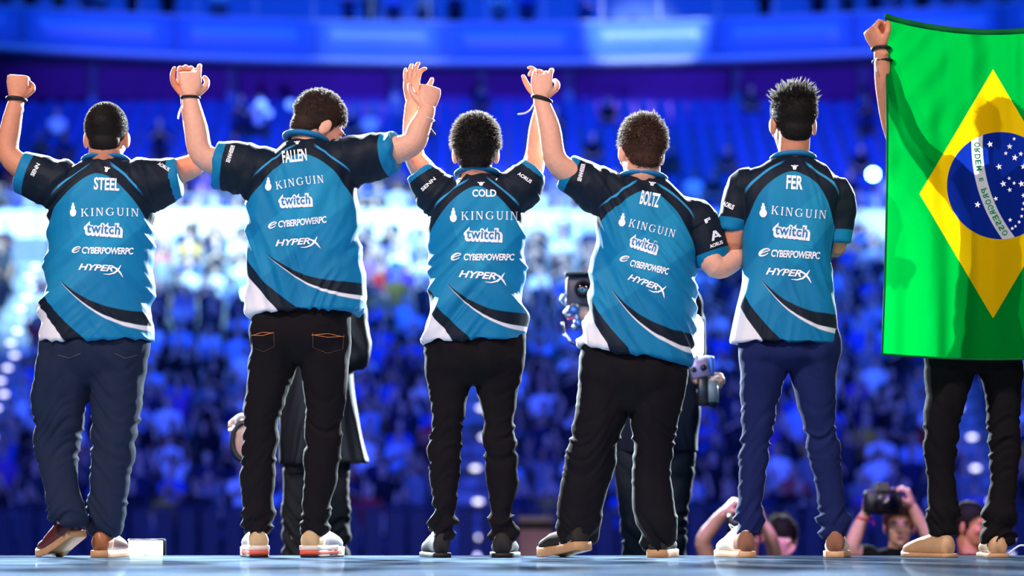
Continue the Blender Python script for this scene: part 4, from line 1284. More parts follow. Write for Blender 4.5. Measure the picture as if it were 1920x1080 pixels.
# ---------------------------------------------------------------- third: middle, both arms up
S = dict(seed=15, skin=SK_C, tmat=D_black,
    torso=[(799, 640, 988, 640, .305), (803, 590, 986, 590, .285), (808, 520, 986, 520, .25), (806, 460, 986, 460, .25), (803, 415, 986, 410, .25), (808, 382, 980, 378, .24), (826, 356, 963, 352, .21), (850, 338, 943, 336, .17), (866, 327, 926, 327, .13)],
    sleeves=[dict(p=[(850, 378), (822, 366), (803, 345), (786, 320)], r=[.085, .088, .072, .055]), dict(p=[(940, 375), (966, 360), (986, 340), (1003, 317)], r=[.085, .086, .07, .052])],
    folds=dict(l=48, r=126, amp=.0052), neck=(895, 334, .0, .062), collar=(895, 326, .072, .064, 10),
    head=dict(px=892, py=286, s=1.02, pitch=-2), hair=dict(m=H_black, seed=16, length=.018, vol=.011, n=8000, up=.5, comb=(0, -.2, -.2), spiky=.25, nape=-.062),
    arms=[dict(p=[(822, 366, .0), (797, 325, .04), (777, 292, .07), (773, 240, .06), (773, 196, .05)], r=[.056, .050, .040, .037, .028], hand=dict(axis=(-.03, .05, 1), back=(-.6, -.8, 0), thumb=(1, 0, 0), bends=[(15, 30, 25), (8, 15, 18), (5, 12, 15), (2, 10, 10)], s=.98, spread=5)),
          dict(p=[(966, 360, .0), (993, 325, .04), (1004, 292, .07), (1010, 240, .06), (1019, 192, .05)], r=[.056, .050, .040, .037, .028], hand=dict(axis=(.03, .05, 1), back=(.8, .6, 0), thumb=(-1, 0, 0), bends=[(20, 40, 30), (40, 60, 40), (45, 60, 40), (50, 60, 40)], s=1.0))],
    hips=[(806, 590, 980, 590, .16, .0), (801, 645, 984, 645, .23, -.012), (800, 685, 982, 685, .235, -.015), (803, 722, 972, 722, .15, 0)],
    legs=[[(655, 801, 892), (700, 801, 887), (740, 805, 880), (780, 811, 872), (820, 806, 864), (860, 804, 862), (900, 806, 860), (940, 809, 856), (965, 812, 854), (980, 807, 858), (995, 809, 852), (1010, 810, 850)],
          [(655, 884, 984), (700, 887, 979), (740, 894, 970), (780, 903, 965), (820, 905, 966), (860, 909, 970), (900, 912, 971), (940, 918, 964), (962, 922, 959), (978, 916, 967), (995, 915, 968), (1010, 921, 962)]], tamp=.006, ankle=985)
p3, j, bv, tr, tb = player('middle person from behind, teal jersey, slim black trousers and black shoes, both hands held up', S)
prints(j, bv, 'COLD', (908, 362, 45, 14, 0), (918, 404, 106, 16, 0, 1), (850, 403, 13, 27, 0), (906, 440, 73, 28, -2), (917, 482, 95, 13, 0), (855, 481, 20, 15, 0), (904, 516, 88, 13, -4), (902, 344, 14, 8, 0))
lay('sleeve_print', [(text2d('SENN', .03), 803, 345, 34, 7, 42)], bv, M_print, j)
lay('sleeve_print', [(text2d('AORUS', .03), 984, 333, 30, 7, -34)], bv, M_print, j)
shoe(p3, 829, 1043, -11, PY, M_blkcan, M_rubber, dy=-.06, collar=.08, lace=mat('black_lace', (40, 38, 38), .7), sole_h=.018)
shoe(p3, 941, 1043, 3, PY, M_blkcan, M_rubber, dy=-.06, collar=.08, lace=MATS['black_lace'], sole_h=.018, Wd=.112)

# ---------------------------------------------------------------- fourth: leaning, wide track trousers
S = dict(seed=22, skin=SK_B, tmat=D_track,
    torso=[(1086, 646, 1293, 685, .305), (1097, 600, 1296, 632, .285), (1109, 530, 1298, 562, .27), (1112, 470, 1300, 502, .27), (1110, 422, 1303, 452, .265), (1116, 388, 1308, 412, .25), (1132, 363, 1297, 382, .22), (1152, 346, 1272, 356, .18), (1172, 333, 1242, 337, .13)],
    sleeves=[dict(p=[(1165, 375), (1116, 355), (1088, 338), (1060, 322)], r=[.088, .09, .077, .064]), dict(p=[(1270, 398), (1302, 415), (1322, 450), (1337, 494)], r=[.075, .08, .078, .066])],
    folds=dict(l=118, r=128, amp=.0068), neck=(1205, 343, .0, .068), collar=(1206, 334, .078, .068, 10, -4),
    head=dict(px=1203, py=286, s=1.03, pitch=0, yaw=-14, roll=2), hair=dict(m=H_auburn, seed=23, length=.017, vol=.008, n=8000, up=.5, comb=(0, -.2, -.2), spiky=.3, nape=-.072, spikes=40),
    arms=[dict(p=[(1116, 355), (1078, 330, -.02), (1042, 300, -.05), (1030, 240, -.05), (1014, 188, -.03)], r=[.058, .053, .044, .042, .030], hand=dict(axis=(.05, .1, 1), back=(-.1, -1, .1), thumb=(1, 0, 0), bends=[(25, 40, 30), (45, 55, 40), (60, 65, 40), (30, 40, 30)], tc=35)),
          dict(p=[(1300, 415), (1322, 460, -.02), (1342, 500, -.04), (1372, 490, .0), (1408, 455, .08)], r=[.058, .053, .045, .043, .032], hand=dict(axis=(.3, 1, .2), back=(.5, 0, 1), thumb=(0, 0, 1), curl=(35, 35, 20)))],
    hips=[(1098, 600, 1288, 628, .16, .0), (1091, 655, 1291, 680, .225, -.012), (1086, 705, 1289, 725, .235, -.015), (1084, 765, 1276, 775, .15, 0)],
    legs=[[(670, 1089, 1192), (720, 1084, 1184), (780, 1076, 1176), (830, 1068, 1161), (880, 1057, 1150), (930, 1047, 1137), (965, 1042, 1128), (985, 1041, 1125), (1003, 1043, 1120), (1018, 1048, 1114)],
          [(690, 1180, 1290), (740, 1180, 1285), (790, 1182, 1273), (840, 1188, 1264), (890, 1187, 1259), (940, 1184, 1264), (980, 1188, 1270), (1008, 1198, 1265), (1030, 1207, 1256)]], tamp=.005, ankle=1010)
p4, j, bv, tr, tb = player('person from behind leaning left, teal jersey over wide black track trousers, linking arms', S)
prints(j, bv, 'BOLTZ', (1219, 373, 36, 27, -12), (1223, 428, 88, 15, -14), (1167, 412, 13, 25, -8), (1208, 458, 56, 27, -18), (1218, 501, 74, 13, -13), (1171, 485, 18, 13, -10), (1213, 531, 74, 12, -20), (1223, 344, 14, 8, -8))
lay('sleeve_print', [(text2d('SENNHEISER', .03), 1090, 323, 34, 8, 76)], bv, M_print, j)
lay('sleeve_print', [(poly_tris([[(0, 0), (.25, 0), (.6, 1), (.35, 1)], [(.45, .75), (.62, 1), (1, .25), (.8, .2)], [(.3, .3), (.8, .3), (.8, .45), (.3, .45)]]), 1342, 441, 20, 18, 14), (text2d('AORUS', .04), 1343, 458, 26, 7, 20)], bv, M_print, j)
lay('sleeve_print', [(text2d('F', .05), 1327, 413, 12, 8, 25)], bv, M_print, j)
wristband(p4, W(1016, 186, PY - .03), (.3, 0, 1), .036, M_band, .007, tail=[W(1001, 196, PY - .05), W(995, 205, PY - .06), W(985, 212, PY - .06), W(972, 214, PY - .06)], tm=M_tagw)
s4 = shoe(p4, 1094, 1036, -31, PY, M_blk_lea, M_gum, dy=-.10, lift=.028, collar=.06, sole_h=.034, Wd=.112)
mb = MB()
sw = strip([(-1, .55), (-.75, -.45), (-.4, -.45), (.2, .1), (1, 1)], [.06, .5, .42, .26, .04])
V_, T_ = poly_tris(sw)
bs = BVHTree.FromPolygons([v.co + origin_of(s4) for v in s4.data.vertices], [tuple(p.vertices) for p in s4.data.polygons])
lay('swoosh_mark', [((V_, T_), 1060, 1019, 24, 13, 0)], bs, M_offw, s4)
shoe(p4, 1232, 1043, 10, PY, M_blk_lea, M_gum, dy=-.05, collar=.05, sole_h=.03, Wd=.112)

# ---------------------------------------------------------------- fifth: spiky hair
S = dict(seed=31, skin=SK_A, tmat=D_ink,
    torso=[(1369, 643, 1572, 648, .305), (1378, 590, 1571, 593, .285), (1390, 520, 1566, 522, .24), (1395, 460, 1562, 460, .24), (1392, 410, 1567, 410, .24), (1384, 372, 1576, 375, .235), (1386, 344, 1580, 350, .22), (1403, 321, 1562, 327, .2), (1432, 305, 1540, 308, .16), (1453, 296, 1521, 296, .13)],
    sleeves=[dict(p=[(1425, 342), (1397, 350), (1380, 388), (1371, 433)], r=[.055, .062, .060, .050]), dict(p=[(1545, 350), (1570, 364), (1575, 408), (1574, 455)], r=[.05, .062, .055, .046])],
    folds=dict(l=80, r=110, amp=.0035), neck=(1487, 302, .0, .060), collar=(1487, 297, .072, .062, 10),
    head=dict(px=1487, py=232, s=1.04, yaw=-8), hair=dict(m=H_black, seed=32, length=.011, vol=.005, n=8000, up=.4, comb=(-.1, -.1, -.3), spiky=.7, nape=-.088, spikes=260, spike_len=(.022, .046)),
    arms=[dict(p=[(1397, 350), (1384, 405), (1374, 462, .02), (1392, 462, .14), (1418, 448, .24)], r=[.052, .048, .041, .038, .028], hand=dict(axis=(.6, .6, .1), back=(0, .3, 1), thumb=(0, 0, 1), curl=(30, 35, 20))),
          dict(p=[(1562, 366), (1572, 410), (1569, 462, .02), (1556, 458, .14), (1535, 446, .24)], r=[.042, .040, .036, .036, .028], hand=dict(axis=(-.6, .6, .1), back=(0, .3, 1), thumb=(0, 0, 1), curl=(30, 35, 20)))],
    hips=[(1386, 595, 1570, 595, .16, .0), (1386, 645, 1572, 645, .22, -.01), (1385, 672, 1572, 672, .225, -.012), (1392, 694, 1565, 694, .15, 0)],
    legs=[[(655, 1386, 1484), (695, 1384, 1476), (740, 1387, 1462), (790, 1389, 1450), (830, 1386, 1442), (880, 1384, 1438), (920, 1382, 1432), (955, 1381, 1429), (972, 1376, 1432), (986, 1379, 1427), (1003, 1382, 1424)],
          [(655, 1477, 1572), (695, 1482, 1570), (740, 1492, 1567), (790, 1505, 1568), (830, 1514, 1572), (880, 1523, 1578), (920, 1529, 1583), (955, 1535, 1587), (974, 1531, 1592), (988, 1537, 1586), (1005, 1540, 1582)]], tamp=.0055, ankle=985)
p5, j, bv, tr, tb = player('person from behind with spiky black hair, teal jersey, slim ink-blue jeans, cream canvas shoes', S)
prints(j, bv, 'FER', (1490, 342, 31, 26, -3), (1498, 399, 103, 16, -5, -1), (1431, 394, 14, 27, 0), (1484, 434, 71, 29, -6), (1492, 477, 92, 14, -3), (1433, 473, 22, 16, 0), (1478, 511, 84, 13, -4), (1490, 313, 14, 10, 0))
lay('sleeve_print', [(text2d('AORUS', .04), 1366, 385, 22, 10, -24)], bv, M_print, j)
for hx, yw in ((1401, -14), (1565, 10)):
    shoe(p5, hx, 1043 if hx < 1500 else 1047, yw, PY, M_cream, mat('gum_sole', (220, 172, 128), .5), dy=-.06, lace=M_lace, collar=.085, heel=M_suede, sole_h=.024)

# ---------------------------------------------------------------- sixth: the flag holder
S = dict(seed=40, skin=SK_A, tmat=D_brown,
    torso=[(1738, 648, 1912, 648, .305), (1740, 590, 1911, 593, .285), (1743, 520, 1908, 522, .23), (1745, 460, 1906, 460, .23), (1742, 412, 1908, 410, .23), (1740, 378, 1912, 375, .225), (1752, 345, 1898, 345, .21), (1775, 322, 1876, 322, .18), (1796, 305, 1858, 305, .13)],
    sleeves=[dict(p=[(1795, 358), (1764, 345), (1735, 320), (1708, 292)], r=[.075, .08, .07, .056]), dict(p=[(1855, 358), (1890, 345), (1920, 320), (1950, 292)], r=[.075, .08, .07, .056])],
    neck=(1827, 312, .0, .058), collar=(1827, 306, .07, .062, 10),
    head=dict(px=1827, py=240, s=1.0), hair=dict(m=H_black, seed=41, length=.016, vol=.008, n=1600, up=.4, comb=(0, -.2, -.3)),
    arms=[dict(p=[(1764, 348, 0), (1715, 300, -.02), (1678, 250, -.05), (1660, 165, -.14), (1652, 98, -.19)], r=[.054, .048, .040, .037, .027], hand=dict(axis=(-.42, .05, .9), back=(-.80, -.5, -.35), thumb=(.4, -.2, .6), bends=[(58, 70, 50), (66, 74, 50), (74, 76, 50), (80, 78, 50)], tc=45, s=1.0)),
          dict(p=[(1890, 348, 0), (1945, 300, -.02), (1990, 250, -.05), (2028, 165, -.14), (2058, 98, -.19)], r=[.054, .048, .040, .037, .027], hand=dict(axis=(.05, .12, 1), back=(.62, -.7, .1), thumb=(-1, -.2, .1), curl=(60, 75, 50), tc=45, s=.95))],
    hips=[(1742, 600, 1910, 600, .16, .0), (1737, 645, 1914, 645, .22, -.01), (1735, 675, 1915, 675, .225, -.012), (1740, 698, 1908, 698, .15, 0)],
    legs=[[(655, 1736, 1834), (695, 1735, 1826), (730, 1735, 1818), (780, 1732, 1804), (830, 1732, 1793), (870, 1735, 1789), (910, 1739, 1792), (945, 1740, 1796), (965, 1737, 1800), (985, 1743, 1796), (1003, 1744, 1790)],
          [(655, 1822, 1916), (695, 1836, 1916), (730, 1845, 1915), (780, 1852, 1913), (830, 1856, 1912), (870, 1858, 1912), (910, 1856, 1910), (945, 1849, 1903), (962, 1842, 1909), (985, 1847, 1900), (1003, 1843, 1905), (1020, 1848, 1896)]], tamp=.0055, ankle=990)
p6, j, bv, tr, tb = player('rightmost person, mostly hidden by the raised flag, washed black jeans and tan shoes', S)
wristband(p6, W(1652, 92, PY - .19), (0, .1, 1), .032, M_band, .006)
wristband(p6, W(1655, 116, PY - .17), (0, .1, 1), .035, M_band, .006, tail=[W(1646, 106, PY - .2), W(1641, 118, PY - .2), W(1643, 134, PY - .2)], tm=M_tagw)
shoe(p6, 1781, 1047, -25, PY, M_tanlea, M_tanlea, dy=-.08, collar=.07, sole_h=.016, lace=None)
shoe(p6, 1872, 1047, 5, PY, M_tanlea, M_tanlea, dy=-.06, collar=.07, sole_h=.016, Wd=.11)

# ================================================================== the flag
def flag_mat():
    m = bpy.data.materials.new('flag_cloth'); m.use_nodes = True
    nt = m.node_tree
    for n in list(nt.nodes):
        if n.type == 'BSDF_PRINCIPLED': nt.nodes.remove(n)
    out = [n for n in nt.nodes if n.type == 'OUTPUT_MATERIAL'][0]
    x, y = attr(nt, 'fx'), attr(nt, 'fy')          # cloth coordinates, 1 unit = 20 cm
    green = lin((0, 140, 46)); yel = lin((240, 190, 8)); blue = lin((16, 44, 150)); white = lin((235, 235, 240))
    d = ((x - 0.0).abs() / 1.38 + (y + 0.0).abs() / 2.335)
    c = mixc(nt, d.lt(1.0, .008), green, yel)
    r = ((x - 0.14) * (x - 0.14) + (y - 0.155) * (y - 0.155)).sqrt()
    disc = r.lt(1.005, .012)
    c = mixc(nt, disc, c, blue)
    rb = ((x - 2.63) * (x - 2.63) + (y - 0.935) * (y - 0.935)).sqrt()
    band = (rb - 2.93).abs().lt(0.105, .012) * disc
    c = mixc(nt, band, c, white)
    tc = nt.nodes.new('ShaderNodeTexCoord')
    ns = nt.nodes.new('ShaderNodeTexNoise'); ns.inputs['Scale'].default_value = 260; nt.links.new(tc.outputs['Object'], ns.inputs['Vector'])
    c = mixc(nt, Ex(nt, ns.outputs['Fac']) * .12, c, (0.0, 0.0, 0.0))
    df = nt.nodes.new('ShaderNodeBsdfDiffuse'); tl = nt.nodes.new('ShaderNodeBsdfTranslucent'); mx = nt.nodes.new('ShaderNodeMixShader')
    nt.links.new(c, df.inputs[0]); nt.links.new(c, tl.inputs[0]); mx.inputs[0].default_value = 0.5
    nt.links.new(df.outputs[0], mx.inputs[1]); nt.links.new(tl.outputs[0], mx.inputs[2])
    nt.links.new(mx.outputs[0], out.inputs[0])
    return m
FY = 8.80
fl = empty('flag', W(1860, 672, FY), 'green flag with yellow diamond and starry blue disc held up by the rightmost person', 'flag')
NXf, NYf = 96, 132
fv = []; fx = []; fy = []
for i in range(NYf + 1):
    b_ = i / NYf
    for k in range(NXf + 1):
        a_ = k / NXf
        lx = 1660 + 6 * math.sin(b_ * 3.0) - 6 * (1 - b_) ; rx = 2062 - 6 * math.sin(b_ * 3.0)
        px = lx + (rx - lx) * a_
        top = 28 + 30 * math.sin(math.pi * a_) ** .8; bot = 664 + 10 * math.sin(math.pi * a_)
        py = bot + (top - bot) * b_
        # hanging folds: gather from the two held corners and fall
        g = (vnoise(np.array([[a_ * 9 + .6 * b_, b_ * 1.6, 1.0]]), 5)[0] - .5) * .055 + (vnoise(np.array([[a_ * 20, b_ * 3.2, 4.0]]), 6)[0] - .5) * .02
        cor = math.exp(-((a_) ** 2 + (1 - b_) ** 2) * 7) * math.sin((a_ * 1.0 + (1 - b_) * 1.25) * 38) * .010
        bow = -.035 * math.sin(math.pi * a_) * math.sin(math.pi * min(1, b_ * 1.1))
        Yv = FY + g * min(1, 3 * a_ + .25) + cor + bow
        fv.append(W(px, py, Yv))
        fx.append((px - 1862) / 100.0); fy.append((363.5 - py) / 100.0)
ff = [(i * (NXf + 1) + k, i * (NXf + 1) + k + 1, (i + 1) * (NXf + 1) + k + 1, (i + 1) * (NXf + 1) + k) for i in range(NYf) for k in range(NXf)]
fc = obj_from('flag_cloth', fv, ff, flag_mat(), fl)
for nm, arr in (('fx', fx), ('fy', fy)):
    at = fc.data.attributes.new(nm, 'FLOAT', 'POINT'); at.data.foreach_set('value', np.asarray(arr, dtype=np.float32))
fb = BVHTree.FromPolygons(fv, ff)
# hems: folded double cloth along the edges
M_hem = mat('flag_hem', (0, 96, 44), .8, .2)
hem = MB(); hem.tube([fv[NYf * (NXf + 1) + k] + Vector((0, 0, -.004)) for k in range(0, NXf + 1, 2)], .005, 6, flat=2.4, side=(0, 1, 0)); hem.build('hem', M_hem, fc)
hem = MB(); hem.tube([fv[k] for k in range(0, NXf + 1, 2)], .004, 6); hem.build('hem', M_hem, fc)
hem = MB(); hem.tube([fv[i * (NXf + 1)] for i in range(0, NYf + 1, 2)], .004, 6); hem.build('hem', M_hem, fc)
def star2d():
    P = [(math.sin(2 * math.pi * q / 10) * (1 if q % 2 == 0 else .42), math.cos(2 * math.pi * q / 10) * (1 if q % 2 == 0 else .42)) for q in range(10)]
    return np.array([(0, 0)] + P), [(0, 1 + q, 1 + (q + 1) % 10) for q in range(10)]
M_star = mat('flag_white', (240, 240, 246), .7, .2, .03)
ST = star2d()
for sx, sy, sz in ((1856, 270, 12), (1893, 274, 11), (1901.5, 260, 7), (1886, 287, 8), (1903, 295, 12), (1914, 288, 9), (1873, 312, 12), (1919, 312, 11), (1892, 334, 7), (1881, 344, 12), (1901.5, 343, 7), (1915, 344, 12), (1893, 355.5, 9), (1867, 372, 9), (1833, 383, 12), (1919, 366, 9), (1920, 381, 8), (1917, 392, 6), (1915.5, 405, 7), (1894, 412, 8), (1911, 416, 7), (1904, 424, 6), (1898, 428, 7), (1935, 280, 10), (1940, 340, 9), (1932, 400, 9)):
    lay('star', [(ST, sx, sy, sz, sz, rnd.uniform(-15, 15))], fb, M_star, fc, lift=.0015, Y0=8.8)
M_letter = mat('flag_letter', (20, 120, 70), .7, .2, .03)
cxx, cyy = 2125.0, 270.0
word = 'ORDEM E PROGRESSO'
angs_t = np.linspace(R_(0.3), R_(34.6), len(word))
for ch, an in zip(word, angs_t):
    if ch == ' ': continue
    px = cxx - 293 * math.cos(an); py = cyy + 293 * math.sin(an)
    V_, T_ = text2d(ch, .02)
    Vf = fit(V_, (9.0 if ch != 'E' or True else 6), 11.0) * (1.0 if not (ch == 'E' and an < R_(16) and an > R_(11)) else .7)
    # text runs down the band, tops of the letters to the left (reverse side of the flag)
    tx, ty = math.sin(an), math.cos(an)          # along (px, py down)
    ux, uy = -math.cos(an), math.sin(an)         # up
    pts = [(px + v[0] * tx + v[1] * ux, py + v[0] * ty + v[1] * uy) for v in Vf]
    P2, T2 = split_tris(np.array(pts), T_, 9)
    outv = []
    for qx, qy in P2:
        dr = (W(qx, qy, 8.8) - CAM).normalized(); hit = fb.ray_cast(CAM, dr, 30)[0] or W(qx, qy, 8.8)
        outv.append(hit - dr * .0018)
    fs = []
    for a_, b_, c_ in T2:
        nrm = (outv[b_] - outv[a_]).cross(outv[c_] - outv[a_]); fs.append((a_, b_, c_) if nrm.y < 0 else (a_, c_, b_))
    mb = MB(); mb.add(outv, fs); mb.build('letter', M_letter, fc, smooth=False)
# ================================================================== camera crew, photographers and gear behind the stage
b = MB(); b.box((-0.32, 10.95, (PIT - 0.2) / 2), (2.6, 1.7, -PIT - 0.2), ch=0.01)
tag(b.build('floor_catwalk', M_black, smooth=False), 'black catwalk behind the stage for the camera crew', None, None, 'structure')
M_jack = mat('black_jacket', (12, 13, 20), 0.6, 0.35, 0.15, 8); M_navyc = mat('navy_cloth', (16, 21, 38), 0.8, 0.25, 0.15, 8); M_blackt = mat('black_tee', (22, 22, 28), 0.85, 0.2)
M_metal = mat('brushed_metal', (150, 155, 165), 0.3, 0.6, 0.1, 40, metal=0.8); M_blk = mat('camera_black', (26, 26, 32), 0.4, 0.5); M_gmet = mat('grey_housing', (70, 62, 76), 0.5, 0.4)
M_lens = mat('lens_glass', (8, 10, 18), 0.06, 0.9); M_redl = mat('red_ribbon', (205, 40, 44), 0.6, 0.3); M_ledw = mat('led_panel_glow', (255, 255, 250), 0.4, emit=(236, 250, 255), estr=9.0)
SK_D = skin_mat('skin_pale', (228, 172, 150))
def bystander(label, Y, S):
    base = W(S['neck'][0], 1045, Y); base.z = S['floor']
    root = empty('person', base, label, 'person')
    top, bv = build_top(S.get('topname', 'jacket'), root, S['torso'], S['sleeves'], Y, [S['tmat']], dict(l=80, r=100, amp=.006), voxel=.009, seed=S['seed'], pattern=False, wave=.5)
    ym = HY - (S['floor'] - CZ) * F / Y
    xl, xr, yh = S['hip']
    mx = (xl + xr) / 2; k = F / Y
    hips = [(xl + 6, yh - 60, xr - 6, yh - 60, .21), (xl, yh, xr, yh, .23), (xl + 2, yh + .14 * k, xr - 2, yh + .14 * k, .21)]
    legs = []
    for a, c in ((xl, mx + 3), (mx - 3, xr)):
        cx = (a + c) / 2; f0 = S.get('spread', 6) * (-1 if a == xl else 1)
        legs.append([(yh, a, c), (yh + (ym - yh) * .3, a + f0 * .5 + 2, c + f0 * .5 - 2), (yh + (ym - yh) * .55, cx - .07 * k + f0, cx + .07 * k + f0), (yh + (ym - yh) * .8, cx - .062 * k + f0, cx + .062 * k + f0), (ym - .05 * k, cx - .058 * k + f0, cx + .058 * k + f0)])
    build_trousers(root, hips, legs, Y, S['pmat'], voxel=.011, seed=S['seed'], amp=.006)
    o, R, s = make_body(root, S, Y, S['skin'], S['arms'], S['torso'], legs, S['neck'], S['head'], voxel=.0055, torso_k=.8)
    hair_build(root, o, R, s, **S['hair'])
    for L in legs:
        y, a, c = L[-1][:3]; p = W((a + c) / 2, ym, Y)
        yaw = S.get('faceyaw', 180)
        d = Vector((math.sin(R_(yaw)), math.cos(R_(yaw)), 0))
        sh = MB()
        Rz = Euler((0, 0, -R_(yaw))).to_matrix()
        rings = []
        for t, w, h in ((-.09, .03, .07), (-.07, .038, .09), (0, .04, .095), (.06, .045, .075), (.13, .046, .05), (.18, .03, .035), (.195, .012, .02)):
            rings.append([Vector((p.x, p.y, S['floor'])) + Rz @ Vector((w * sup(q, 2.6)[0], t, h * .5 + h * .5 * sup(q, 2.6)[1])) for q in np.linspace(0, 2 * math.pi, 14, endpoint=False)])
        sh.loft(rings); sh.build('shoe', M_blkcan, root)
    return root, top, bv

# ---- black-clad operator behind the bowing player
S = dict(seed=50, floor=-.2, skin=SK_D, tmat=M_jack, pmat=mat('black_trousers', (12, 13, 18), .8), topname='jacket', faceyaw=160,
    torso=[(524, 872, 694, 868, .30), (522, 800, 676, 800, .29), (520, 720, 662, 720, .28), (514, 620, 658, 620, .27), (512, 540, 658, 540, .25), (532, 500, 642, 500, .22), (560, 478, 610, 478, .14)],
    sleeves=[dict(p=[(540, 540), (522, 560), (500, 660), (474, 780, -.1)], r=[.08, .08, .062, .045]), dict(p=[(625, 540), (648, 560), (666, 672, -.03), (612, 610, -.14)], r=[.08, .082, .066, .05])],
    neck=(585, 480), head=dict(px=585, py=428, yaw=170, pitch=15), hair=dict(m=H_black, seed=51, n=700, length=.016),
    arms=[dict(p=[(522, 560), (500, 660), (470, 790, -.12)], r=[.05, .042, .03], hand=dict(axis=(-.7, -.2, -.6), back=(-.3, 1, .2), thumb=(0, -1, 0), curl=(60, 60, 40))), dict(p=[(648, 560), (664, 672, -.03), (606, 600, -.16)], r=[.05, .045, .03], hand=dict(axis=(-1, -.1, 0), back=(0, -1, 0), thumb=(0, 0, 1), curl=(50, 50, 30)))],
    hip=(530, 655, 830), spread=5)
op1, _, _ = bystander('camera operator in black jacket hidden behind the bowing player', 10.9, S)
# round camera hanging from his hand
hc = W(462, 828, 10.72)
cm = empty('handheld_camera', hc, 'round dark-rimmed camera dish held low beside the bowing player\'s leg', 'camera')
b = MB()
b.tube([hc + Vector((.062 * math.cos(t), -.02, .088 * math.sin(t))) for t in np.linspace(0, 2 * math.pi, 30, endpoint=False)], .013, 8, closed=True); b.build('rim', M_blk, cm)
b = MB(); b.ell(hc + Vector((0, -.005, 0)), (.06, .02, .085), n=20, m=10); b.build('dish', mat('pink_dish', (200, 150, 140), .5), cm)
b = MB(); b.tube([hc + Vector((-.055, 0, .05)), hc + Vector((-.05, 0, .095)), hc + Vector((-.025, 0, .118)), hc + Vector((.03, 0, .11))], .009, 8, sub=4); b.build('handle', M_tagw, cm)
b = MB(); b.box(hc + Vector((.03, .05, .02)), (.09, .1, .11), ch=.012); b.build('body', M_blk, cm)

# ---- stabiliser operator behind the leaning player
S = dict(seed=60, floor=-.2, skin=SK_D, tmat=M_navyc, pmat=mat('navy_trousers', (13, 17, 30), .8), topname='jacket', faceyaw=180,
    torso=[(1150, 850, 1312, 850, .30), (1150, 765, 1312, 765, .29), (1149, 690, 1302, 690, .28), (1148, 610, 1298, 610, .27), (1150, 555, 1294, 555, .25), (1170, 515, 1275, 515, .22), (1200, 492, 1248, 492, .14)],
    sleeves=[dict(p=[(1175, 555), (1160, 570), (1136, 640, -.04), (1118, 612, -.14)], r=[.08, .08, .06, .045]), dict(p=[(1265, 555), (1284, 575), (1300, 690, -.02), (1306, 706, -.1)], r=[.08, .08, .062, .05])],
    neck=(1224, 494), head=dict(px=1224, py=440, yaw=180, pitch=5), hair=dict(m=H_brown, seed=61, n=700, length=.016),
    arms=[dict(p=[(1160, 570), (1136, 640, -.04), (1100, 590, -.18)], r=[.05, .042, .03], hand=dict(axis=(-.5, -.3, .6), back=(0, -1, 0), thumb=(0, 0, 1), curl=(60, 60, 40))), dict(p=[(1284, 575), (1302, 690, -.02), (1316, 712, -.16)], r=[.05, .045, .03], hand=dict(axis=(.4, -.5, .1), back=(0, -.3, 1), thumb=(-1, 0, 0), curl=(60, 60, 40)))],
    hip=(1152, 1302, 830), spread=-4)
op2, _, _ = bystander('stabiliser camera operator in dark clothes behind the leaning player', 10.8, S)
YC = 10.55; k = YC / F
rig = empty('broadcast_camera', W(1088, 600, YC), 'boxy broadcast camera on a stabiliser left of the leaning player', 'camera')
c = W(1088, 545, YC)
b = MB(); b.box(c + Vector((0, .08, 0)), (52 * k, .16, 56 * k), ch=.012); body = b.build('housing', M_gmet, rig)
lc = W(1093, 544, YC)
b = MB(); b.cyl(lc + Vector((0, .02, 0)), lc + Vector((0, -.045, 0)), .036, 24, 0, .040); lz = b.build('lens', M_blk, rig)
b = MB(); b.ell(lc + Vector((0, -.042, 0)), (.031, .012, .031), n=20, m=10); b.build('lens_glass', M_lens, lz)
b = MB(); b.box(c + Vector((0, .07, 31 * k)), (56 * k, .2, 5 * k), ch=.004); b.build('top_shade', M_blk, rig)
b = MB(); b.tube([W(x, y, YC) for x, y in ((1062, 552), (1055, 556), (1052, 566), (1058, 572))], .008, 8, sub=4); b.build('side_grip', M_metal, rig)
b = MB(); b.tube([W(x, y, YC) for x, y in ((1075, 572), (1066, 580), (1060, 588), (1066, 592), (1074, 586))], .011, 8, sub=4); b.build('gimbal_arm', M_metal, rig)
b = MB(); b.tube([W(x, y, YC) for x, y in ((1082, 574), (1080, 590), (1084, 605), (1078, 614))], .014, 10, sub=4); b.build('gimbal_post', M_metal, rig)
b = MB(); b.ell(W(1076, 582, YC), (.026, .03, .026)); b.ell(W(1084, 606, YC), (.022, .026, .024)); b.build('gimbal_motor', mat('blue_metal', (70, 110, 190), .3, .6, metal=.5), rig)
b = MB(); b.tube([W(1066, 598, YC), W(1082, 596, YC)], .005, 6); b.build('red_cable', mat('magenta_cable', (190, 50, 110), .5), rig)
b = MB(); b.ell(W(1055, 607, YC), (.008, .008, .009)); b.build('knob', M_tagw, rig)
b = MB(); b.tube([W(x, y, YC) for x, y in ((1058, 628), (1064, 632), (1068, 638))], .007, 8); b.build('lever', M_tagw, rig)
b = MB(); b.tube([W(x, y, YC) for x, y in ((1056, 610), (1060, 630), (1072, 642), (1095, 650))], .005, 6, sub=4); b.build('ring_handle', M_blk, rig)
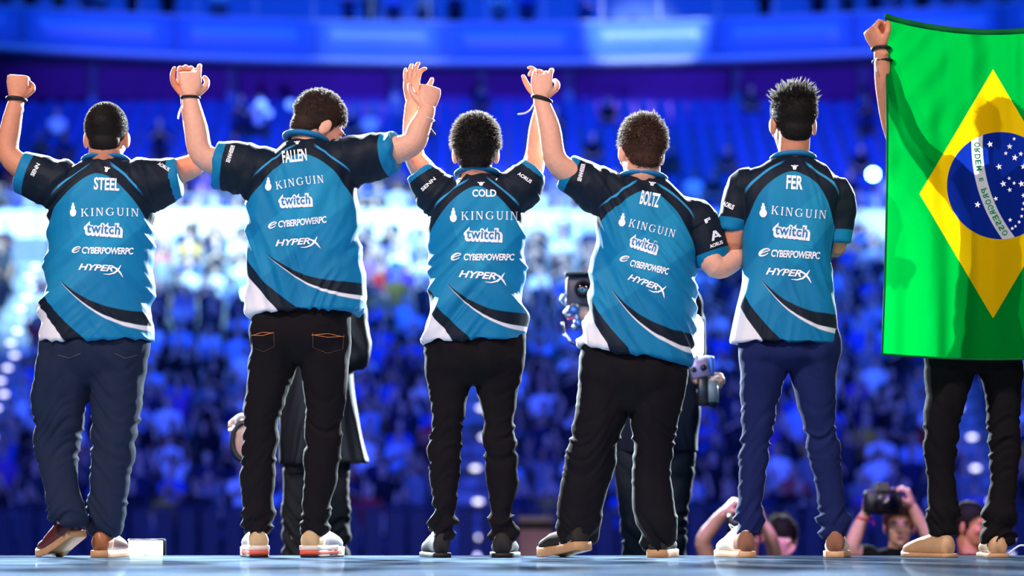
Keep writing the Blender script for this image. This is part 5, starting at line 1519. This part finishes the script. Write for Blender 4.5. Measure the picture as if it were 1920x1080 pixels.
# LED panel lamp and the gear it sits on
lp = W(1306, 632, YC)
lam = empty('led_panel', lp, 'bright white upright lamp panel right of the leaning player', 'lamp')
b = MB(); b.loft([[lp + Vector((x * k * sx, yy, z * k)) for x, yy in ((-12, -.006), (12, -.006), (12, .03), (-12, .03))] for z, sx in ((-36, .75), (-30, 1), (26, 1), (36, .55), (41, .25))]); b.build('glow_face', M_ledw, lam, smooth=False)
b = MB(); b.box(lp + Vector((0, .045, 0)), (26 * k, .03, 80 * k), ch=.006); b.build('back_shell', M_gmet, lam)
b = MB(); b.tube([W(1306, 668, YC), W(1304, 690, YC)], .01, 8); b.build('bracket', M_metal, lam)
gr = empty('stabiliser_handle', W(1320, 720, YC), 'metal stabiliser bracket with grey battery right of the leaning player', 'camera gear')
b = MB(); b.box(W(1311, 692, YC), (36 * k, .05, 34 * k), Euler((0, R_(-12), 0)).to_matrix(), ch=.006); pl = b.build('plate', mat('mauve_metal', (150, 130, 165), .4, .5, metal=.4), gr)
b = MB(); q = W(1318, 690, YC); b.cyl(q + Vector((0, -.03, 0)), q + Vector((0, -.02, 0)), 6 * k, 14); b.build('bolt', M_blk, pl)
b = MB(); q = W(1300, 694, YC); b.cyl(q + Vector((0, -.03, 0)), q + Vector((0, -.02, 0)), 5 * k, 14); b.build('bolt', M_blk, pl)
b = MB(); b.tube([W(1308, 674, YC), W(1322, 670, YC), W(1336, 671, YC)], .008, 8, sub=3); b.build('top_bar', M_tagw, gr)
b = MB(); b.tube([W(1333, 674, YC), W(1334, 700, YC)], .014, 10); b.build('post', mat('blue_metal', (70, 110, 190)), gr)
b = MB(); b.cyl(W(1333, 714, YC), W(1335, 754, YC), 13 * k, 18); b.build('battery', mat('grey_battery', (120, 130, 140), .5, .4), gr)
b = MB(); b.cyl(W(1322, 752, YC), W(1342, 760, YC), 6 * k, 12); b.build('battery_foot', M_blk, gr)
b = MB(); b.box(W(1318, 735, YC), (20 * k, .06, 52 * k), ch=.006); b.build('clamp', M_blk, gr)
b = MB(); b.tube([W(1331, 712, YC), W(1345, 706, YC)], .006, 8); b.build('lever', M_tagw, gr)

# ---- photographers in the pit
YF = 13.0; kf = YF / F
def pit_torso(cx, ys, hw):
    """shoulder line at ys, shoulders hw pixels to each side"""
    return [(cx - hw * .85, ys + 190, cx + hw * .85, ys + 190, .23), (cx - hw * .88, ys + 130, cx + hw * .88, ys + 130, .23), (cx - hw * .95, ys + 65, cx + hw * .95, ys + 65, .24), (cx - hw, ys + 28, cx + hw, ys + 28, .22), (cx - hw * .8, ys + 10, cx + hw * .8, ys + 10, .19), (cx - hw * .35, ys - 2, cx + hw * .35, ys - 2, .13)]
def dslr(name, label, c, yaw=0.0, s=1.0):
    t = empty(name, c, label, 'camera')
    Rr = Euler((0, 0, R_(yaw))).to_matrix()
    X = lambda x, y, z: c + Rr @ (Vector((x, y, z)) * s)
    b = MB(); b.box(X(0, 0, 0), [v * s for v in (.145, .06, .10)], Rr, ch=.012 * s); bd = b.build('body', M_blk, t)
    b = MB(); b.box(X(.062, -.03, -.005), [v * s for v in (.03, .05, .095)], Rr, ch=.012 * s); b.build('grip', M_blk, t)
    b = MB(); b.loft([[X(x, y, .048) for x, y in ((-.035, -.04), (.035, -.04), (.035, .03), (-.035, .03))], [X(x, y, .085) for x, y in ((-.02, -.03), (.02, -.03), (.02, .015), (-.02, .015))]]); b.build('prism', M_blk, t, False)
    b = MB(); b.cyl(X(-.005, -.03, -.005), X(-.005, -.14, -.005), .036 * s, 20, 0, .04 * s); ln = b.build('lens', M_blk, t)
    b = MB(); b.ell(X(-.005, -.135, -.005), [v * s for v in (.033, .012, .033)], Rr, 16, 8); b.build('lens_glass', M_lens, ln)
    b = MB(); b.cyl(X(.05, 0, .05), X(.05, 0, .062), .014 * s, 14); b.build('dial', M_metal, t)
    return t
# a) raised forearm, camera before the face
S = dict(seed=70, floor=PIT, skin=SK_D, tmat=M_blackt, pmat=M_tr, topname='shirt', torso=pit_torso(1398, 1058, 58),
    sleeves=[dict(p=[(1365, 1085), (1348, 1078), (1322, 1058, -.06)], r=[.07, .066, .056]), dict(p=[(1432, 1085), (1448, 1078), (1456, 1068, -.06)], r=[.07, .066, .056])],
    neck=(1400, 1052), head=dict(px=1402, py=1004, yaw=185, pitch=4), hair=dict(m=H_black, seed=71, n=900, length=.02),
    arms=[dict(p=[(1348, 1078), (1318, 1020, -.1), (1338, 985, -.15), (1356, 962, -.2)], r=[.05, .042, .038, .028], hand=dict(axis=(.55, -.1, .6), back=(-.5, -.3, .7), thumb=(.4, 0, -1), curl=(55, 60, 40))),
          dict(p=[(1448, 1078), (1452, 1040, -.1), (1444, 1005, -.2), (1434, 985, -.22)], r=[.05, .042, .036, .028], hand=dict(axis=(-.3, -.2, .8), back=(.8, -.4, .3), thumb=(-1, 0, 0), curl=(50, 55, 40)))],
    hip=(1362, 1434, 1250))
bystander('pit photographer with a raised bare forearm, hidden by the spiky-haired player\'s foot', YF, S)
dslr('photo_camera', 'black photo camera before the face beside the cream shoe', W(1392, 984, YF - .28), 0, 1.15)
# b) dark fringe, hands at the mouth
S = dict(seed=75, floor=PIT, skin=SK_D, tmat=M_navyc, pmat=M_tr, topname='shirt', torso=pit_torso(1466, 1058, 54),
    sleeves=[dict(p=[(1438, 1085), (1420, 1078), (1412, 1110, -.08)], r=[.07, .066, .056]), dict(p=[(1494, 1085), (1512, 1078), (1520, 1110, -.08)], r=[.07, .066, .056])],
    neck=(1466, 1056), head=dict(px=1465, py=1012, yaw=178, pitch=6), hair=dict(m=H_black, seed=76, n=2200, length=.034, vol=.014, up=.2, comb=(0, .4, -.6), front=.02, side=-.04, nape=-.085),
    arms=[dict(p=[(1420, 1078), (1418, 1130, -.1), (1440, 1075, -.22), (1456, 1050, -.24)], r=[.05, .042, .036, .026], hand=dict(axis=(.25, 0, 1), back=(-.6, -.8, 0), thumb=(1, 0, 0), curl=(35, 45, 30))),
          dict(p=[(1512, 1078), (1514, 1130, -.1), (1492, 1075, -.22), (1476, 1050, -.24)], r=[.05, .042, .036, .026], hand=dict(axis=(-.25, 0, 1), back=(.6, -.8, 0), thumb=(-1, 0, 0), curl=(35, 45, 30)))],
    hip=(1432, 1500, 1250))
bystander('pit spectator with dark fringe holding hands to the mouth', YF + .3, S)
# c) photographer with the camera over his head
S = dict(seed=80, floor=PIT, skin=SK_D, tmat=M_blackt, pmat=M_tr, topname='shirt', torso=pit_torso(1680, 1030, 62),
    sleeves=[dict(p=[(1648, 1058), (1626, 1046), (1604, 1044, -.05)], r=[.07, .068, .06]), dict(p=[(1712, 1058), (1734, 1046), (1752, 1036, -.05)], r=[.07, .068, .06])],
    neck=(1684, 1034), head=dict(px=1686, py=988, yaw=186, pitch=-4), hair=dict(m=hair_mat('hair_sandy', (90, 64, 46), (130, 96, 66)), seed=81, n=1400, length=.02, vol=.006, up=.4, comb=(.3, .3, -.1)),
    arms=[dict(p=[(1626, 1046), (1598, 1030, -.08), (1610, 990, -.1), (1624, 962, -.12)], r=[.052, .044, .038, .028], hand=dict(axis=(.15, -.1, 1), back=(-.8, -.5, 0), thumb=(.4, -1, 0), curl=(40, 50, 35), s=1.05)),
          dict(p=[(1734, 1046), (1752, 1030, -.08), (1728, 985, -.1), (1712, 952, -.12)], r=[.052, .044, .038, .028], hand=dict(axis=(-.3, -.1, .9), back=(.8, -.3, .4), thumb=(-.4, -1, 0), curl=(40, 50, 35), s=1.05))],
    hip=(1640, 1720, 1230))
pc, _, _ = bystander('pit photographer in a black tee lifting a camera over his head', YF, S)
wristband(pc, W(1619, 974, YF - .11), (.3, 0, 1), .033, M_redl, .007, tail=[W(1628, 972, YF - .14), W(1636, 970, YF - .14), W(1639, 985, YF - .14)], tm=M_redl)
dslr('photo_camera', 'black photo camera held over the head of the photographer beside the flag', W(1652, 942, YF - .16), 8, 1.3)
# d) profile with red lanyard
S = dict(seed=85, floor=PIT, skin=SK_A, tmat=M_blackt, pmat=M_tr, topname='shirt', torso=pit_torso(1822, 1042, 62),
    sleeves=[dict(p=[(1790, 1070), (1768, 1062), (1758, 1110)], r=[.07, .068, .06]), dict(p=[(1854, 1070), (1876, 1062), (1886, 1110)], r=[.07, .068, .06])],
    neck=(1818, 1040), head=dict(px=1820, py=986, yaw=130, pitch=0, s=1.05), hair=dict(m=H_black, seed=86, n=1600, length=.012, vol=.006, up=.5),
    arms=[dict(p=[(1768, 1062), (1756, 1140), (1770, 1210, -.05)], r=[.052, .044, .03], hand=dict(axis=(.1, -.2, -1), back=(-1, 0, 0), thumb=(0, -1, 0), curl=(25, 30, 20))), dict(p=[(1876, 1062), (1888, 1140), (1876, 1210, -.05)], r=[.052, .044, .03], hand=dict(axis=(-.1, -.2, -1), back=(1, 0, 0), thumb=(0, -1, 0), curl=(25, 30, 20)))],
    hip=(1784, 1860, 1240))
pd, tp, bvp = bystander('pit onlooker in right-facing profile with a red lanyard between the tan shoes', YF, S)
ly = MB()
for pts in (((1800, 1030), (1806, 1045), (1818, 1075)), ((1838, 1030), (1834, 1045), (1822, 1075))):
    P = []
    for x, y in pts:
        d = (W(x, y, YF) - CAM).normalized(); h = bvp.ray_cast(CAM, d, 40)[0]
        P.append((h if h else W(x, y, YF - .12)) - d * .01)
    ly.tube(P, .007, 6, sub=3, flat=.4)
ly.build('lanyard', M_redl, pd)

# ---- lit monitor at the stage edge
ms = W(273, 1034, 10.2); km = 10.2 / F
mo = empty('stage_monitor', (ms.x, 10.2, PIT), 'small bright white monitor behind the stage edge right of the brown shoes', 'monitor')
b = MB(); b.box(ms + Vector((0, .03, 0)), (70 * km, .05, 46 * km), ch=.006); b.build('casing', M_black, mo)
b = MB(); b.box(ms + Vector((0, .003, 0)), (63 * km, .006, 40 * km)); sc_ = b.build('screen', mat('screen_glow', (245, 255, 245), .3, emit=(240, 255, 238), estr=4.0), mo, False)
b = MB(); b.ell(ms + Vector((0, -.001, -.028)), (.024, .004, .016), n=14, m=8); b.build('screen_figure', mat('screen_blue', (60, 110, 190), .4, emit=(60, 120, 210), estr=.5), sc_)
b = MB(); b.tube([(ms.x, 10.25, PIT + .02), (ms.x, 10.25, ms.z)], .025, 10, round_end=False); b.build('stand', M_black, mo)
b = MB(); b.cyl((ms.x, 10.25, PIT), (ms.x, 10.25, PIT + .03), .2, 20); b.build('base', M_black, mo)
# ---- box standing in for a likely table with laptop far behind, between the middle and leaning players
fcn = W(1004, 1000, 22.0); kc = 22.0 / F
fcs = empty('table_stand_in', (fcn.x, 22, PIT), 'pink-tinted box standing in for a blurred table between the middle and leaning players', 'box')
b = MB(); b.box((fcn.x, 22, (PIT + fcn.z + .05) / 2), (66 * kc, .5, fcn.z + .05 - PIT), ch=.02); b.build('body', mat('pink_lit_box', (215, 165, 175), .5), fcs)  # pink light falling on it is mixed into the body colour
b = MB(); b.box((fcn.x, 22, fcn.z + .13), (68 * kc, .52, .06), ch=.015); b.build('lid', mat('pink_lit_lid', (200, 180, 190), .5), fcs)  # lid colour carries the same pink light
b = MB(); b.box((fcn.x, 22, fcn.z + .07), (67 * kc, .51, .06)); b.build('lid_gap', M_black, fcs, False)
# ---- thin white cord like a loose lace, curling up at the stage edge
cb = MB(); cb.tube([(W(1880, 1045, 9.3).x, 9.3, .004), (W(1890, 1043, 9.3).x, 9.3, .006), (W(1902, 1033, 9.3).x, 9.3, .028), (W(1920, 1026, 9.3).x, 9.3, .042), (W(1960, 1040, 9.3).x, 9.3, .004)], .0035, 6, sub=4)
tag(cb.build('cord', M_tagw), 'thin white cord curling up at the stage edge beside the rightmost shoe', 'cord')
